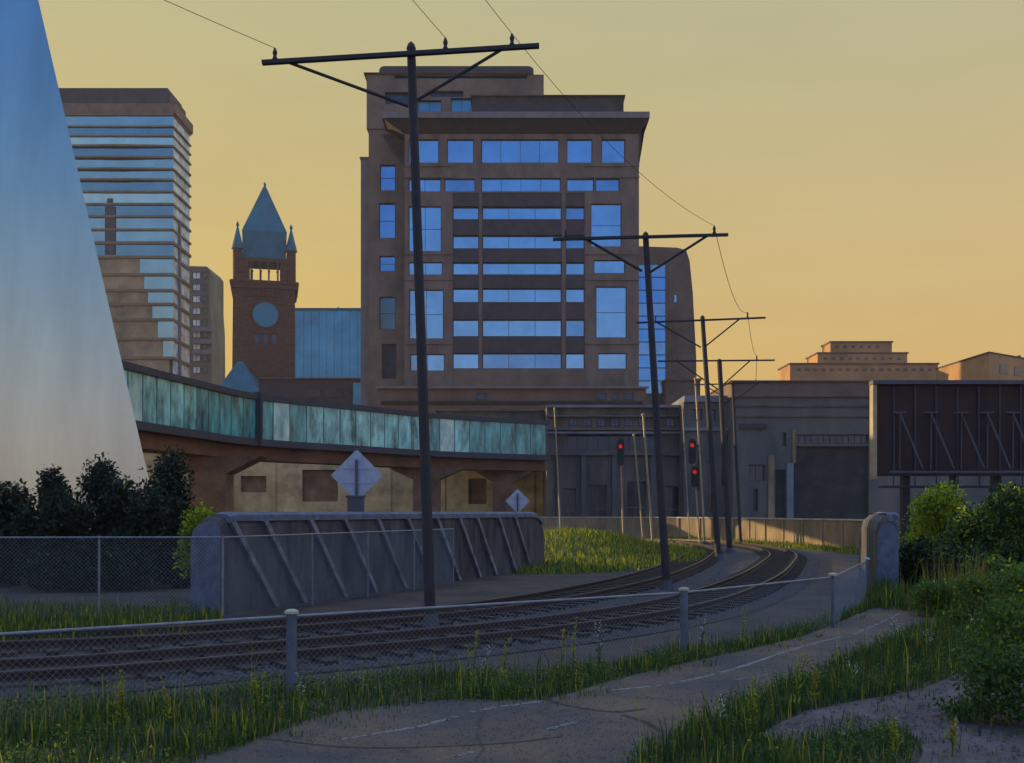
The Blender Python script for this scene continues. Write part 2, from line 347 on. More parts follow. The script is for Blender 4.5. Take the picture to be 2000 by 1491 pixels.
# loose stones of the track bed
n = 26000
ti = rng.integers(30, 110, n); T1a = np.array([(p.x, p.y) for p in bedL]); T2a = np.array([(p.x, p.y) for p in bedR])
m_ = min(len(T1a), len(T2a))-2; ti = np.minimum(ti, m_); fr = rng.random(n)[:,None]; al = rng.random(n)[:,None]
pa = T1a[ti]*(1-al)+T1a[ti+1]*al; pb = T2a[ti]*(1-al)+T2a[ti+1]*al; pc = pa*(1-fr)+pb*fr
def stones(name, pc, smin, smax):
    n = len(pc); s_ = rng.uniform(smin, smax, n)[:,None,None]
    base = np.array([(1,0,0),(0,1,0),(-1,0,0),(0,-1,0),(0,0,.8),(0,0,-.5)])[None]*(1+rng.uniform(-.35,.35,(n,6,3)))
    th = rng.uniform(0, 6.28, n); c, s2 = np.cos(th), np.sin(th)
    b = base.copy(); b[:,:,0] = base[:,:,0]*c[:,None]-base[:,:,1]*s2[:,None]; b[:,:,1] = base[:,:,0]*s2[:,None]+base[:,:,1]*c[:,None]
    V = b*s_; V[:,:,0] += pc[:,0,None]; V[:,:,1] += pc[:,1,None]; V[:,:,2] += .015
    f = np.array([(0,1,4),(1,2,4),(2,3,4),(3,0,4)]); F = (f[None]+np.arange(n)[:,None,None]*6).reshape(-1,3)
    return meshnp(name, V.reshape(-1,3), [F], [M['stone']])
stuff(stones('gravel', pc, .02, .055), 'loose grey gravel stones between the rails of the curving tracks', 'gravel')
# ------------------------------------------------------------------ vegetation
def blades(name, P, hmin, hmax, wd, mats, weights, lean=.35):
    n = len(P); h = rng.uniform(hmin, hmax, n)*(0.5+.8*rng.random(n)**2)*(.4+.85*clump(P[:,0]*1.7+4, P[:,1]*1.7, 1.)); th = rng.uniform(0, 6.283, n); le = rng.uniform(.05, lean, n)*h; ld = rng.uniform(0, 6.283, n)
    w_ = wd*(.6+.8*rng.random(n)); ux, uy = np.cos(th)*w_/2, np.sin(th)*w_/2; lx, ly = np.cos(ld)*le, np.sin(ld)*le
    V = np.zeros((n,5,3)); z = P[:,2]
    V[:,0] = np.stack([P[:,0]-ux, P[:,1]-uy, z-.01], 1); V[:,1] = np.stack([P[:,0]+ux, P[:,1]+uy, z-.01], 1)
    V[:,2] = np.stack([P[:,0]+ux*.8+lx*.35, P[:,1]+uy*.8+ly*.35, z+h*.6], 1); V[:,3] = np.stack([P[:,0]-ux*.8+lx*.35, P[:,1]-uy*.8+ly*.35, z+h*.6], 1)
    V[:,4] = np.stack([P[:,0]+lx, P[:,1]+ly, z+h], 1)
    k = np.arange(n)[:,None]*5; Q = k+np.array([[0,1,2,3]]); Tt = k+np.array([[3,2,4]])
    mi = rng.choice(len(mats), n, p=weights); return meshnp(name, V.reshape(-1,3), [Q, Tt], mats, np.concatenate([mi, mi]))
def clump(x, y, s=1.): return .5+.5*np.sin(x*1.3*s+1.7*np.sin(y*.9*s))*np.cos(y*1.7*s+1.3*np.sin(x*1.1*s+2))
def sample(poly_px, dens, excl=(), clumpy=.6):
    q = [G(*p) for p in poly_px]; x0 = min(p.x for p in q); x1 = max(p.x for p in q); y0 = min(p.y for p in q); y1 = max(p.y for p in q)
    n = int(dens*(x1-x0)*(y1-y0)); x = rng.uniform(x0, x1, n); y = rng.uniform(y0, y1, n)
    px = 1000+x/y*2000; py = 1000+2000*H/y
    k = inpoly(px, py, poly_px)
    for e in excl: k &= ~inpoly(px, py, e)
    k &= rng.random(n) < (1-clumpy)+clumpy*clump(x, y)*1.2
    return np.stack([x[k], y[k], np.zeros(k.sum())], 1)
GM = [M['grass_d'], M['grass_g'], M['grass_y'], M['straw']]
verge = [(-150,1480),(-150,1395),(0,1372),(300,1362),(560,1340),(780,1322),(900,1318),(1060,1322),(1180,1300),(1330,1272),(1560,1232),(1700,1182),(1770,1163),(1800,1166),(1700,1192),(1560,1247),(1300,1306),(1180,1336),(1060,1370),(860,1372),(640,1400),(560,1428),(350,1505),(100,1560),(-100,1560)]
P = sample(verge, 520, clumpy=.75)
stuff(blades('grass', P, .10, .34, .016, GM, [.45,.42,.09,.04]), 'rough green grass verge between the low mesh fence and the path', 'grass')
right = [(1120,1640),(1225,1500),(1340,1425),(1490,1355),(1640,1295),(1785,1232),(1920,1194),(2100,1165),(2200,1300),(2200,1600)]
P = sample(right, 520, excl=[dirt_px], clumpy=.6)
stuff(blades('grass', P, .10, .36, .016, GM, [.58,.35,.04,.03]), 'rough grass field right of the path with a bare dirt patch', 'grass')
left = [(-100,1180),(200,1188),(430,1192),(440,1235),(330,1262),(0,1278),(-150,1285)]
P = sample(left, 260, clumpy=.4)
stuff(blades('grass', P, .12, .40, .02, GM, [.4,.42,.16,.02]), 'strip of green grass between the chain link fence and the rails', 'grass')
# lit grass mound beyond the wall end
def mound_h(x, y):
    return 1.5*np.exp(-((x-3.6-.12*(y-62))/5.0)**2*1.0-((y-64)/13.)**2)
gx = np.linspace(-9, 15, 50); gy = np.linspace(38, 90, 50)
XX, YY = np.meshgrid(gx, gy); ZZ = mound_h(XX, YY)-.14
V = np.stack([XX.ravel(), YY.ravel(), ZZ.ravel()], 1); ii = np.arange(49*50).reshape(49, 50)[:, :49].ravel()
F = np.stack([ii, ii+1, ii+51, ii+50], 1); o = struct(meshnp('hill', V, [F], [M['earth']])); o.data.polygons.foreach_set('use_smooth', [True]*len(F))
n = 110000; x = rng.uniform(-7, 14, n); y = rng.uniform(42, 88, n); z = mound_h(x, y); k = z > .1; k &= rng.random(n) < (.45+.6*clump(x, y, .6))
stuff(blades('grass', np.stack([x[k], y[k], z[k]-.14], 1), .15, .45, .035, GM, [.12,.50,.34,.04]), 'sunlit yellow green grass on the low mound beyond the concrete wall', 'grass')
def along(pts, n, wd):
    q = spline(pts, 12); a = np.array([(p.x, p.y) for p in q]); i = rng.integers(0, len(a)-1, n); t = rng.random(n)[:,None]
    c = a[i]*(1-t)+a[i+1]*t; return np.stack([c[:,0]+rng.uniform(-wd, wd, n), c[:,1]+rng.uniform(-wd, wd, n), np.zeros(n)], 1)
LW = [(1.5,104),(16,99),(21.5,80),(24,64),(27,50)]
P = along([(14.5,97),(19.5,81),(22,64),(23,52),(21.6,44)], 20000, 1.1)
stuff(blades('grass', P, .15, .5, .04, GM, [.15,.45,.36,.04]), 'sunlit green grass strip at the foot of the low tan wall', 'grass')
for poly, n_, lo, hi, lab in ((path_px, 5000, .006, .016, 'small loose grit lying on the old asphalt path'), (dirt_px, 3200, .008, .03, 'small stones lying on the bare dirt patch')):
    P = sample(poly, n_/30, clumpy=.9); stuff(stones('grit', P[:,:2], lo, hi), lab, 'grit')
def cover(name, P, size, h, mats, weights, lab):
    n = len(P); a = rng.normal(size=(n,3)); a[:,2] = np.abs(a[:,2])*.5; a /= np.linalg.norm(a, axis=1)[:,None]; b = np.cross(a, rng.normal(size=(n,3))); b /= np.linalg.norm(b, axis=1)[:,None]
    L_ = size*(.5+rng.random(n))[:,None]; Q_ = P.copy(); Q_[:,2] += rng.random(n)**1.5*h
    V = np.stack([Q_-a*L_, Q_+b*L_*.45, Q_+a*L_, Q_-b*L_*.45], 1)
    return stuff(meshnp(name, V.reshape(-1,3), [np.arange(n*4).reshape(-1,4)], mats, rng.choice(len(mats), n, p=weights)), lab, 'weeds')
def clumps(P, thr, s_): k = clump(P[:,0]+5, P[:,1]+2, s_) > thr; return P[k]
LG = [M['leaf_mid'], M['grass_g'], M['leaf_yel'], M['grass_d']]
cover('ground_cover', clumps(sample(verge, 900, clumpy=0), .55, 1.6), .022, .22, LG, [.45,.25,.08,.22], 'low leafy weeds growing in patches through the fence side verge')
cover('ground_cover', clumps(sample(right, 900, excl=[dirt_px], clumpy=0), .55, 1.4), .022, .26, LG, [.5,.2,.03,.27], 'low leafy weeds growing in patches through the right hand grass')
P = sample(dirt_px, 130, clumpy=.95); P = P[clump(P[:,0]*2, P[:,1]*2+3, 1.5) > .6]
stuff(blades('grass', P, .05, .22, .014, GM, [.4,.4,.1,.1]), 'sparse grass tufts growing in the bare dirt patch', 'grass')
for poly, dn, lab in ((verge, 9, 'tall thin seed stems standing above the fence side verge'), (right, 9, 'tall thin seed stems standing above the right hand grass')):
    P = sample(poly, dn, excl=[dirt_px], clumpy=.8); stuff(blades('seed_stems', P, .45, .85, .012, [M['grass_y'], M['straw'], M['grass_g']], [.4,.3,.3], .25), lab, 'grass')
edge = [(560,1395),(1060,1345),(1300,1280),(1700,1170),(1760,1180),(1560,1265),(1300,1325),(1060,1392),(860,1392),(560,1455)]
P = sample(edge, 260, clumpy=1.0); P = P[clump(P[:,0]*3, P[:,1]*3, 1.) > .5]
stuff(blades('grass', P, .04, .15, .012, GM, [.4,.45,.1,.05]), 'short grass creeping over the left edge of the path', 'grass')
def bush(name, label, c, rx, ry, h, nleaf, mats, weights, size=.09, cat='bush', group=None, lobes=9, trunk=True, z0=.0, up=0.35):
    r = thing(name, label, cat, (c[0], c[1], 0), group)
    cs = [];
    for _ in range(lobes):
        a = random.uniform(0, 6.28); d = random.random()**.5
        zz = z0+h*(up+(.95-up)*random.random()**.8); s_ = 1-.55*max(0, (zz-z0)/h-.4)
        cs.append((c[0]+math.cos(a)*rx*.65*d*s_, c[1]+math.sin(a)*ry*.65*d*s_, zz-h*.12, random.uniform(.26,.46)))
    cs = np.array(cs); i = rng.integers(0, lobes, nleaf); v = rng.normal(size=(nleaf,3)); v /= np.linalg.norm(v, axis=1)[:,None]
    rad = rng.random(nleaf)**.45*(1+.25*rng.normal(size=nleaf)*.5)
    sz = cs[i,3]
    Pn = np.stack([cs[i,0]+v[:,0]*rad*sz*rx*1.25, cs[i,1]+v[:,1]*rad*sz*ry*1.25, cs[i,2]+v[:,2]*rad*sz*h*.62], 1)
    Pn[:,2] = np.maximum(Pn[:,2], .03+rng.random(nleaf)*.2)
    a = rng.normal(size=(nleaf,3)); a /= np.linalg.norm(a, axis=1)[:,None]; b = np.cross(a, rng.normal(size=(nleaf,3))); b /= np.linalg.norm(b, axis=1)[:,None]
    L_ = size*(.6+.9*rng.random(nleaf))[:,None]
    V = np.stack([Pn-a*L_, Pn+b*L_*.5, Pn+a*L_, Pn-b*L_*.5], 1)-np.array([c[0], c[1], 0])
    Q = np.arange(nleaf*4).reshape(-1,4); mi = rng.choice(len(mats), nleaf, p=weights)
    meshnp('crown' if cat == 'tree' else 'foliage', V.reshape(-1,3), [Q], mats, mi, r)
    if trunk:
        mb = MB()
        for q in cs[:6]:
            mid = Vector((c[0]*.7+q[0]*.3, c[1]*.7+q[1]*.3, q[2]*.5)); mb.tube([(c[0]+random.uniform(-.1,.1), c[1], -.05), mid, (q[0], q[1], q[2])], [.06,.04,.015], 5)
        mb.obj('trunk' if cat == 'tree' else 'stem', M['bark'], r)
    return r
MM = [M['leaf_dark'], M['leaf_mid'], M['leaf_yel']]
def hb(top, Y): return Z(top, Y)
for px, top, Y, rx, lab in ((-30,948,36,2.6,'dark bush at the left edge of the row below the pale tower'), (88,905,35,1.15,'dark bush with a pointed top, second from the left below the pale tower'),
        (208,900,36,1.35,'broad dark bush in the middle of the row below the pale tower'), (322,868,37,1.25,'tallest dark bush of the row, right of the pale tower foot'), (150,972,34,1.7,'low dark bush filling the gap in the row left of the middle'),
        (268,935,34.5,1.7,'rounded dark bush directly left of the tallest one in the row'), (345,935,35.5,.85,'small dark bush at the right end of the row below the bridge')):
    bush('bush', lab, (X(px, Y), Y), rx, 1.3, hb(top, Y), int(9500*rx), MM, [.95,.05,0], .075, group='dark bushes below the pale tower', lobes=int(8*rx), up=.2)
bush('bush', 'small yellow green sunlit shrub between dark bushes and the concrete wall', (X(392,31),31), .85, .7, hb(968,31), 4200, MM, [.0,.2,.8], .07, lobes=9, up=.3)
# shrubs at the right, below the billboard
for px, top, Y, rx, n_, wts, lab in ((1830,950,38,1.6,9000,[.0,.25,.75],'bright yellow green shrub in front of the billboard posts'),
        (1905,985,34,1.4,9000,[.25,.55,.2],'green shrub with darker leaves right of the bright shrub'),
        (1975,950,33,1.6,11000,[.35,.53,.12],'tall dark green shrub at the right edge below the billboard'),
        (1800,1045,32.8,1.15,8000,[.55,.40,.05],'low dark green shrub beside the pale wall pier'),
        (1875,1060,31,1.3,8000,[.72,.25,.03],'low shaded shrub at the far end of the path'),
        (1960,1085,27,1.3,9000,[.25,.6,.15],'leafy shrub in tall orange grass at the right edge'),
        (1795,985,40,.7,2600,[.0,.35,.65],'slender sunlit sapling left of the bright shrub')):
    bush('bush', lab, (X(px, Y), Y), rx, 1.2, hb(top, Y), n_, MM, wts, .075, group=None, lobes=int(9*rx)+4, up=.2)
bush('bush', 'loose leafy weed bush at the edge of the bare dirt, lower right corner', (X(1985,12.6),12.6), .95, .8, 1.0, 5200, [M['grass_d'], M['leaf_mid'], M['grass_g']], [.45,.3,.25], .034, lobes=34, up=.03, trunk=False)
for px, Y_, rx_, h_, lab in ((2010,22,1.3,1.5,'spreading leafy shrub at the right edge, level with the path bend'), (1925,23.5,1.1,1.15,'low loose green shrub between the path end and the right edge'),
        (2000,17.2,1.0,1.2,'loose green shrub at the right edge above the bare dirt'), (1845,25.5,.9,.9,'small loose green shrub where the path meets the tall grass')):
    bush('bush', lab, (X(px,Y_),Y_), rx_, 1.0, h_, 7000, [M['leaf_mid'], M['grass_g'], M['leaf_yel']], [.6,.3,.1], .04, lobes=36, up=.03, trunk=False)
# tall weeds, each a plant of its own
def weed(px, py, h, lab, kind=0):
    p = G(px, py); r = thing('weed', lab, 'weed', (p.x, p.y, 0), 'tall weeds beside the path and fence')
    mb = MB(); lf = MB()
    for k in range(random.randint(3, 5)):
        a = random.uniform(0, 6.28); hh = h*random.uniform(.6, 1); lx = random.uniform(.05, .22)*hh
        pts = [Vector((p.x+math.cos(a)*lx*t*t, p.y+math.sin(a)*lx*t*t, hh*t)) for t in (0,.35,.7,1)]
        mb.tube(pts, [.007,.006,.004,.002], 4)
        for j in range(16):
            t = random.uniform(.12, .95); q = Vector((p.x+math.cos(a)*lx*t*t, p.y+math.sin(a)*lx*t*t, hh*t)); b = random.uniform(0, 6.28); l_ = random.uniform(.03,.10)*(1.2-t*.7)
            d = Vector((math.cos(b), math.sin(b), random.uniform(.2, 1.1)))*l_; s_ = Vector((-math.sin(b), math.cos(b), 0))*l_*.22
            lf.add([q, q+d*.5+s_, q+d, q+d*.5-s_], [(0,1,2,3)], 0)
        for j in range(14 if kind != 1 else 7):
            t = random.uniform(.6, 1.02); q = Vector((p.x+math.cos(a)*lx*t*t, p.y+math.sin(a)*lx*t*t, hh*t))+Vector([random.gauss(0,.012) for _ in range(3)])
            s_ = .012 if kind != 1 else .007; lf.add([q+Vector((s_,0,0)), q+Vector((0,s_,s_)), q-Vector((s_,0,0)), q-Vector((0,s_,s_))], [(0,1,2,3)], 1)
    mb.obj('stem', M['grass_g'], r); lf.obj('foliage', [M['grass_y'] if kind != 1 else M['leaf_mid'], (M['straw'], M['petal'], M['grass_y'])[kind]], r)
for a in ((925,1345,1.0,'tall pale yellow weed in front of the fence near the lone pole',2), (945,1352,.7,'short weed with white heads beside the tall pale yellow weed',1),
        (985,1340,.75,'thin yellow weed right of the white headed weed',0), (1095,1335,.85,'slender weed with seed heads before the dark gravel',0),
        (1120,1325,1.1,'tallest slender weed left of the right hand fence post',2), (1170,1325,.95,'pale weed cluster left of the right hand fence post',1), (1370,1280,.75,'leafy weed immediately right of the right hand fence post',1),
        (1450,1268,.9,'bright yellow weed spike by the path edge',2), (240,1415,.75,'bright green weed spike in the left verge',2), (225,1418,.55,'straw coloured weed left verge, beside the green spike',0),
        (330,1420,.6,'curved weed with seed heads in the left verge',0), (500,1395,.65,'yellow weed left of the blue fence post',2), (590,1385,.5,'short green weed at the foot of the blue fence post',1),
        (1555,1395,.8,'tall yellow tipped weed where the path narrows',2), (1590,1380,.6,'shorter weed right of the yellow tipped one',0), (1665,1355,.6,'weed with one pale bloom beside the path',1),
        (1750,1300,.9,'leafy pale weed by the far path edge',1), (1900,1262,.8,'white flowering weed in the right grass',1), (1815,1290,.7,'small white flowering weed left of the larger one',1),
        (1415,1450,.6,'sparse weed on the near path edge with white blooms',1), (1470,1440,.75,'dense green weed on the near path edge',2), (1960,1350,.75,'yellow weed growing by the bare dirt',2), (1750,1480,.5,'yellow weed in the nearest grass right of centre',2), (1860,1478,.45,'short yellow weed beside the nearest dirt',0)):
    weed(*a)
# orange tall grass at right
P = np.stack([rng.normal(11.7,.55,2600), rng.normal(26,.8,2600), np.zeros(2600)], 1)
stuff(blades('grass', P, .5, 1.35, .02, [M['straw'], M['grass_y'], M['grass_g']], [.5,.2,.3], .2), 'tall orange brown grass beside the leafy shrub at the right edge', 'grass')
P = np.stack([rng.uniform(10.5,17,9000), rng.uniform(16,27,9000), np.zeros(9000)], 1); P = P[P[:,0] > .445*P[:,1]]
stuff(blades('grass', P, .3, .85, .02, GM, [.5,.38,.08,.04], .3), 'tall dense grass along the right edge below the shrubs', 'grass')
P = along([(10.2,27),(10.9,30.2),(11.6,31)], 1500, .5)
stuff(blades('grass', P, .25, .7, .03, GM, [.4,.5,.08,.02]), 'clumps of green grass at the foot of the pale wall pier', 'grass')
# ------------------------------------------------------------------ ribbed concrete wall (left) and wall pier (right)
def wallthing(name, label, A, B, th, ht, ribs, lean, r_end=.9, cat='wall'):
    A = Vector((*A,0)); B = Vector((*B,0)); d = (B-A).normalized(); Ln = (B-A).length; nf = Vector((d.y,-d.x,0))   # nf towards the tracks side
    r = thing(name, label, cat, A)
    st_ = [0,.12,.3,.6,1.0]+[1.0+(Ln-2.6)*k/14 for k in range(1,15)]+[Ln-1.1,Ln-.7,Ln-.35,Ln-.1,Ln]
    def hs(s):
        t = Ln-s; hh = ht
        if t < 1.6: hh = ht-r_end*(1-math.sqrt(max(0,1-((1.6-t)/1.6)**2)))
        if s < .6: hh = ht-.22*(1-s/.6)**2
        return hh
    mb = MB(); vs = []; prof_n = 10
    for s in st_:
        hh = hs(s); c = A+d*s
        pr = [(0,-.1),(0,hh-.32),(-.04,hh-.14),(-.14,hh-.04),(-.32,hh),(-th+.48,hh),(-th+.24,hh-.07),(-th+.07,hh-.24),(-th,hh-.5),(-th,-.1)]
        for a, z in pr: vs.append(c+nf*a+Vector((0,0,z)))
    fs = [(i*10+k, i*10+k+1, (i+1)*10+k+1, (i+1)*10+k) for i in range(len(st_)-1) for k in range(9)]
    mb.add(vs, fs); mb.add(vs[:10], [tuple(range(10))[::-1]], 1); mb.add(vs[-10:], [tuple(range(10))], 0)
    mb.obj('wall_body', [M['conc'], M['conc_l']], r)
    # coping along the top and a raised edge at the near end
    cp = MB(); vs = []
    for s in st_[2:-2]:
        hh = hs(s); c = A+d*s
        for a, z in ((.07,hh-.20),(.07,hh-.04),(-.06,hh+.04),(-th+.5,hh+.04),(-th+.38,hh-.01),(-th+.38,hh-.08)): vs.append(c+nf*a+Vector((0,0,z)))
    k = len(st_[2:-2]); cp.add(vs, [(i*6+j, i*6+j+1, (i+1)*6+j+1, (i+1)*6+j) for i in range(k-1) for j in range(5)]+[(0,1,2,3,4,5)[::-1], tuple(range((k-1)*6, k*6))])
    cp.obj('coping', M['conc_l'], r)
    for s in ribs:
        if s+lean > Ln-.3: ln = max(.1, Ln-.3-s)
        else: ln = lean
        wr = .20; rb = MB(); vs = []
        for t in (0,.5,1):
            z = (hs(s)-.2)*(1-t)+.0*t; c = A+d*(s+ln*t)
            vs += [c-d*wr/2+nf*.0+Vector((0,0,z)), c-d*wr/2+nf*.12+Vector((0,0,z)), c+d*wr/2+nf*.12+Vector((0,0,z)), c+d*wr/2+Vector((0,0,z))]
        rb.add(vs, [(i*4+k, i*4+k+1, i*4+k+5, i*4+k+4) for i in range(2) for k in range(3)]+[(3,2,1,0)])
        rb.obj('rib', M['rib'], r)
    return r
ribpx = [450,513,602,669,733,792,849,893,927,969,1001]
def s_of(px):
    q = (px-1000)/2000; return (-q*26*-1 - -7.4*1)*0 + (7.4+q*26)/(.383-.924*q)
ribs = [(7.4+(p-1000)/2000*26)/(.383-.924*(p-1000)/2000) for p in ribpx]
wallthing('retaining_wall', 'long grey concrete wall with slanting ribs and rounded ends beside the tracks', (-7.4,26), (1.5,47.3), .95, 2.56, ribs, 1.9)
wallthing('wall_pier', 'short concrete wall end with rounded top, inner face toned dark as in shade, right of the tracks', (11.82,31.3), (13.55,38.1), .62, 2.55, [], 0)
# ------------------------------------------------------------------ fences
def fence(name, label, pts, h, posts, pr, topr, pitch, wr, postmat, capmat=None, rails=()):
    P_ = [Vector((*p,0)) for p in pts]; r = thing(name, label, 'fence', P_[0])
    for q in posts:
        mb = MB(); mb.tube([(q[0],q[1],-.1),(q[0],q[1],h+.04)], q[2] if len(q) > 2 else pr, 10); po = mb.obj('post', postmat, r)
        if capmat: MB().tube([(q[0],q[1],h+.04),(q[0],q[1],h+.075),(q[0],q[1],h+.10)], [pr*1.35,pr*1.35,pr*.7], 10).obj('post_cap', capmat, po)
    mb = MB(); mb.tube([p+Vector((0,0,h)) for p in P_], topr, 8); mb.obj('top_rail', M['galv'], r)
    wm = MB()
    for a, b in zip(P_, P_[1:]):
        Ln = (b-a).length; d = (b-a)/Ln; n_ = int(Ln/pitch)
        for i in range(-int(h/pitch), n_+1):
            for sg in (1, -1):
                s0 = i*pitch; s1 = s0+h; z0, z1 = (0.03, h) if sg > 0 else (h, 0.03)
                if s0 < 0: z0 = z0+(z1-z0)*(-s0/h); s0 = 0
                if s1 > Ln: z1 = z0+(z1-z0)*((Ln-s0)/(s1-s0)); s1 = Ln
                if s1-s0 < .02: continue
                p, q = a+d*s0+Vector((0,0,z0)), a+d*s1+Vector((0,0,z1)); wm.tube([p, q], wr, 3, cap=False)
    wm.obj('wire_mesh', M['galv'], r)
    return r
fp = [(-11,8.9),(-3.1,14.4),(3.1,18.6),(7.2,23.0),(10.6,30.6)]
fence('mesh_fence', 'low galvanised mesh fence with stout posts between path and tracks', fp, 1.13,
      [(-3.1,14.4,.075),(3.12,18.6,.075),(7.2,23,.04),(10.6,30.6,.04),(-7.2,11.55,.05)], .075, .022, .09, .0020, M['postblue'], M['cap'])
dd = Vector((.383,.924)); nfv = Vector((.924,-.383))
wa = Vector((-7.4,26))+nfv*.75
q2 = wa+dd*12.0
fence('chain_link_fence', 'tall chain link fence running along the concrete wall at the left', [(-22,24.2),(wa.x-.3,wa.y-.9),(q2.x,q2.y)], 1.98,
      [(-19,24.3,.03),(-16,24.4,.03),(-13,24.6,.03),(-10,24.8,.03),(wa.x-.3,wa.y-.9,.03)]+[(wa.x+dd.x*k, wa.y+dd.y*k,.03) for k in (3,6,9,12)], .03, .022, .10, .0030, M['galv'])
# ------------------------------------------------------------------ overhead line poles and wires
def catpole(label, base, top, Y, armL, armR, brL, brR, ins, r0, r1, brz=None):
    # base, top: (px,py) ; armL/armR: (px,py) arm ends
    b = W(*base, Y); b.z = 0; t = W(*top, Y); r = thing('power_pole', label, 'power pole', b, 'line poles following the curving tracks')
    MB().tube([b+Vector((0,0,-.2)), b.lerp(t,.5), t], [r0,(r0+r1)/2,r1], 12).obj('pole', M['pole'], r, smooth=False)
    MB().tube([b+Vector((0,0,-.02)), b+Vector((0,0,.35))], [r0*1.7,r0*1.15], 12).obj('footing', M['conc'], r)
    MB().tube([t, t+Vector((0,0,.10)), t+Vector((0,0,.16))], [r1*1.15,r1*.8,r1*.2], 10).obj('finial', M['pole'], r)
    la, ra = W(*armL, Y-.15), W(*armR, Y-.15); MB().bar(la, ra, .11, .09).obj('cross_arm', M['pole'], r)
    for s_, e_ in (brL, brR): MB().tube([W(*s_, Y-.12), W(*e_, Y-.1)], .035 if Y < 30 else .045, 6).obj('brace', M['pole'], r)
    for q in ins:
        p = W(*q, Y-.15); MB().tube([p, p+Vector((0,0,.07)), p+Vector((0,0,.12)), p+Vector((0,0,.2)), p+Vector((0,0,.3))], [.03,.06,.035,.055,.02], 8).obj('insulator', M['sigblack'], r)
    return r
P1 = catpole('nearest and tallest power pole, with braced cross arm against the sky', (842,1230), (803,96), 22.6, (512,123), (1053,90), ((560,121),(797,208)), ((985,94),(815,196)), [(537,121),(870,101),(1000,93)], .125, .095)
P2 = catpole('second power pole from the front, in front of the brown side block', (1303,1153), (1261,462), 34, (1080,468), (1422,459), ((1145,468),(1254,530)), ((1380,462),(1270,532)), [(1395,459),(1105,466)], .14, .10)
P3 = catpole('third power pole from the front, standing right of the brown side block', (1404,1094), (1372,622), 55, (1242,631), (1495,621), ((1283,630),(1369,679)), ((1445,623),(1379,676)), [(1460,621),(1280,628)], .17, .12)
P4 = catpole('fourth power pole, arm top level with the brown side block foot', (1426,1081), (1405,706), 64, (1284,706), (1513,704), ((1322,706),(1401,760)), ((1465,705),(1409,755)), [(1478,704),(1320,705)], .19, .15)
P5 = catpole('farthest and thinnest power pole before the slate blue wall', (1447,1065), (1431,752), 80, (1356,752), (1500,748), ((1375,752),(1428,785)), ((1480,750),(1434,782)), [(1476,749)], .13, .11)
def wire(label, a, b, sag, r=.007):
    pts = [a.lerp(b, t/14)-Vector((0,0,sag*4*(t/14)*(1-t/14))) for t in range(15)]
    tag(MB().tube(pts, r, 5).obj('overhead_wire', M['wire']), label, 'wire', 'wires strung between the line poles')
up = Vector((0,0,.3))
wire('overhead wire leaving the left end of the nearest cross arm', W(537,121,22.45)+up, Vector((-14,11,13.2)), .2)
wire('overhead wire rising from the middle of the nearest cross arm', W(870,101,22.45)+up, Vector((-5.6,8.5,13.2)), .25)
wire('overhead wire rising from the right end of the nearest cross arm', W(1000,93,22.45)+up, Vector((-4.6,7.5,13.0)), .3)
wire('overhead wire from the nearest pole right arm to the second pole', W(1000,93,22.45)+up, W(1395,459,33.85)+up, .5, .007)
wire('overhead wire between right arm ends of the second and third poles', W(1395,459,33.85)+up, W(1460,621,54.85)+up, .9, .011)
wire('overhead wire between right arm ends of the third and fourth poles', W(1460,621,54.85)+up, W(1478,704,63.85)+up, .6, .013)
wire('overhead wire between right arm ends of the fourth and last poles', W(1478,704,63.85)+up, W(1476,749,79.85)+up, .5, .018)
# ------------------------------------------------------------------ signals and slim masts
def signal(label, pxt, pxb, Y, heads, top, base):
    b = W(pxb, base, Y); b.z = 0; t = W(pxt, top, Y); r = thing('rail_signal', label, 'signal', b, 'red railway signals before the station')
    MB().tube([b, t], [.075,.06], 8).obj('mast', M['mast'], r)
    for cx, y0, y1, ly in heads:
        h_ = MB(); p0 = W(cx-7, y0, Y-.25); p1 = W(cx+7, y1, Y-.25); x0, x1, z1, z0 = p0.x, p1.x, p0.z, p1.z
        w2 = (x1-x0)/2; xm = (x0+x1)/2; poly = []
        for k in range(9): a = math.pi*k/8; poly.append((xm+w2*math.cos(a), z1-w2+w2*math.sin(a)))
        for k in range(9): a = math.pi+math.pi*k/8; poly.append((xm+w2*math.cos(a), z0+w2+w2*math.sin(a)))
        h_.prism(poly[::-1], Y-.35, Y-.15); ho = h_.obj('signal_head', M['sigblack'], r)
        c = W(cx, ly, Y-.36); l_ = MB(); l_.tube([c, c+Vector((0,-.05,0))], [.17,.15], 14); l_.obj('lens', M['red'], ho)
        v = MB(); 
        for k in range(9):
            a0 = math.pi*k/9; a1 = math.pi*(k+1)/9
            v.add([c+Vector((.23*math.cos(a0),0,.23*math.sin(a0))), c+Vector((.23*math.cos(a1),0,.23*math.sin(a1))), c+Vector((.23*math.cos(a1),-.3,.23*math.sin(a1))), c+Vector((.23*math.cos(a0),-.3,.23*math.sin(a0)))], [(0,1,2,3)])
        v.obj('visor', M['sigblack'], ho)
signal('left railway signal with one black head showing red', 1211, 1218, 84, [(1212,857,910,872)], 862, 1058)
signal('right railway signal with two stacked black heads showing red', 1352, 1367, 82, [(1352,857,907,870),(1357,910,952,922)], 862, 1056)
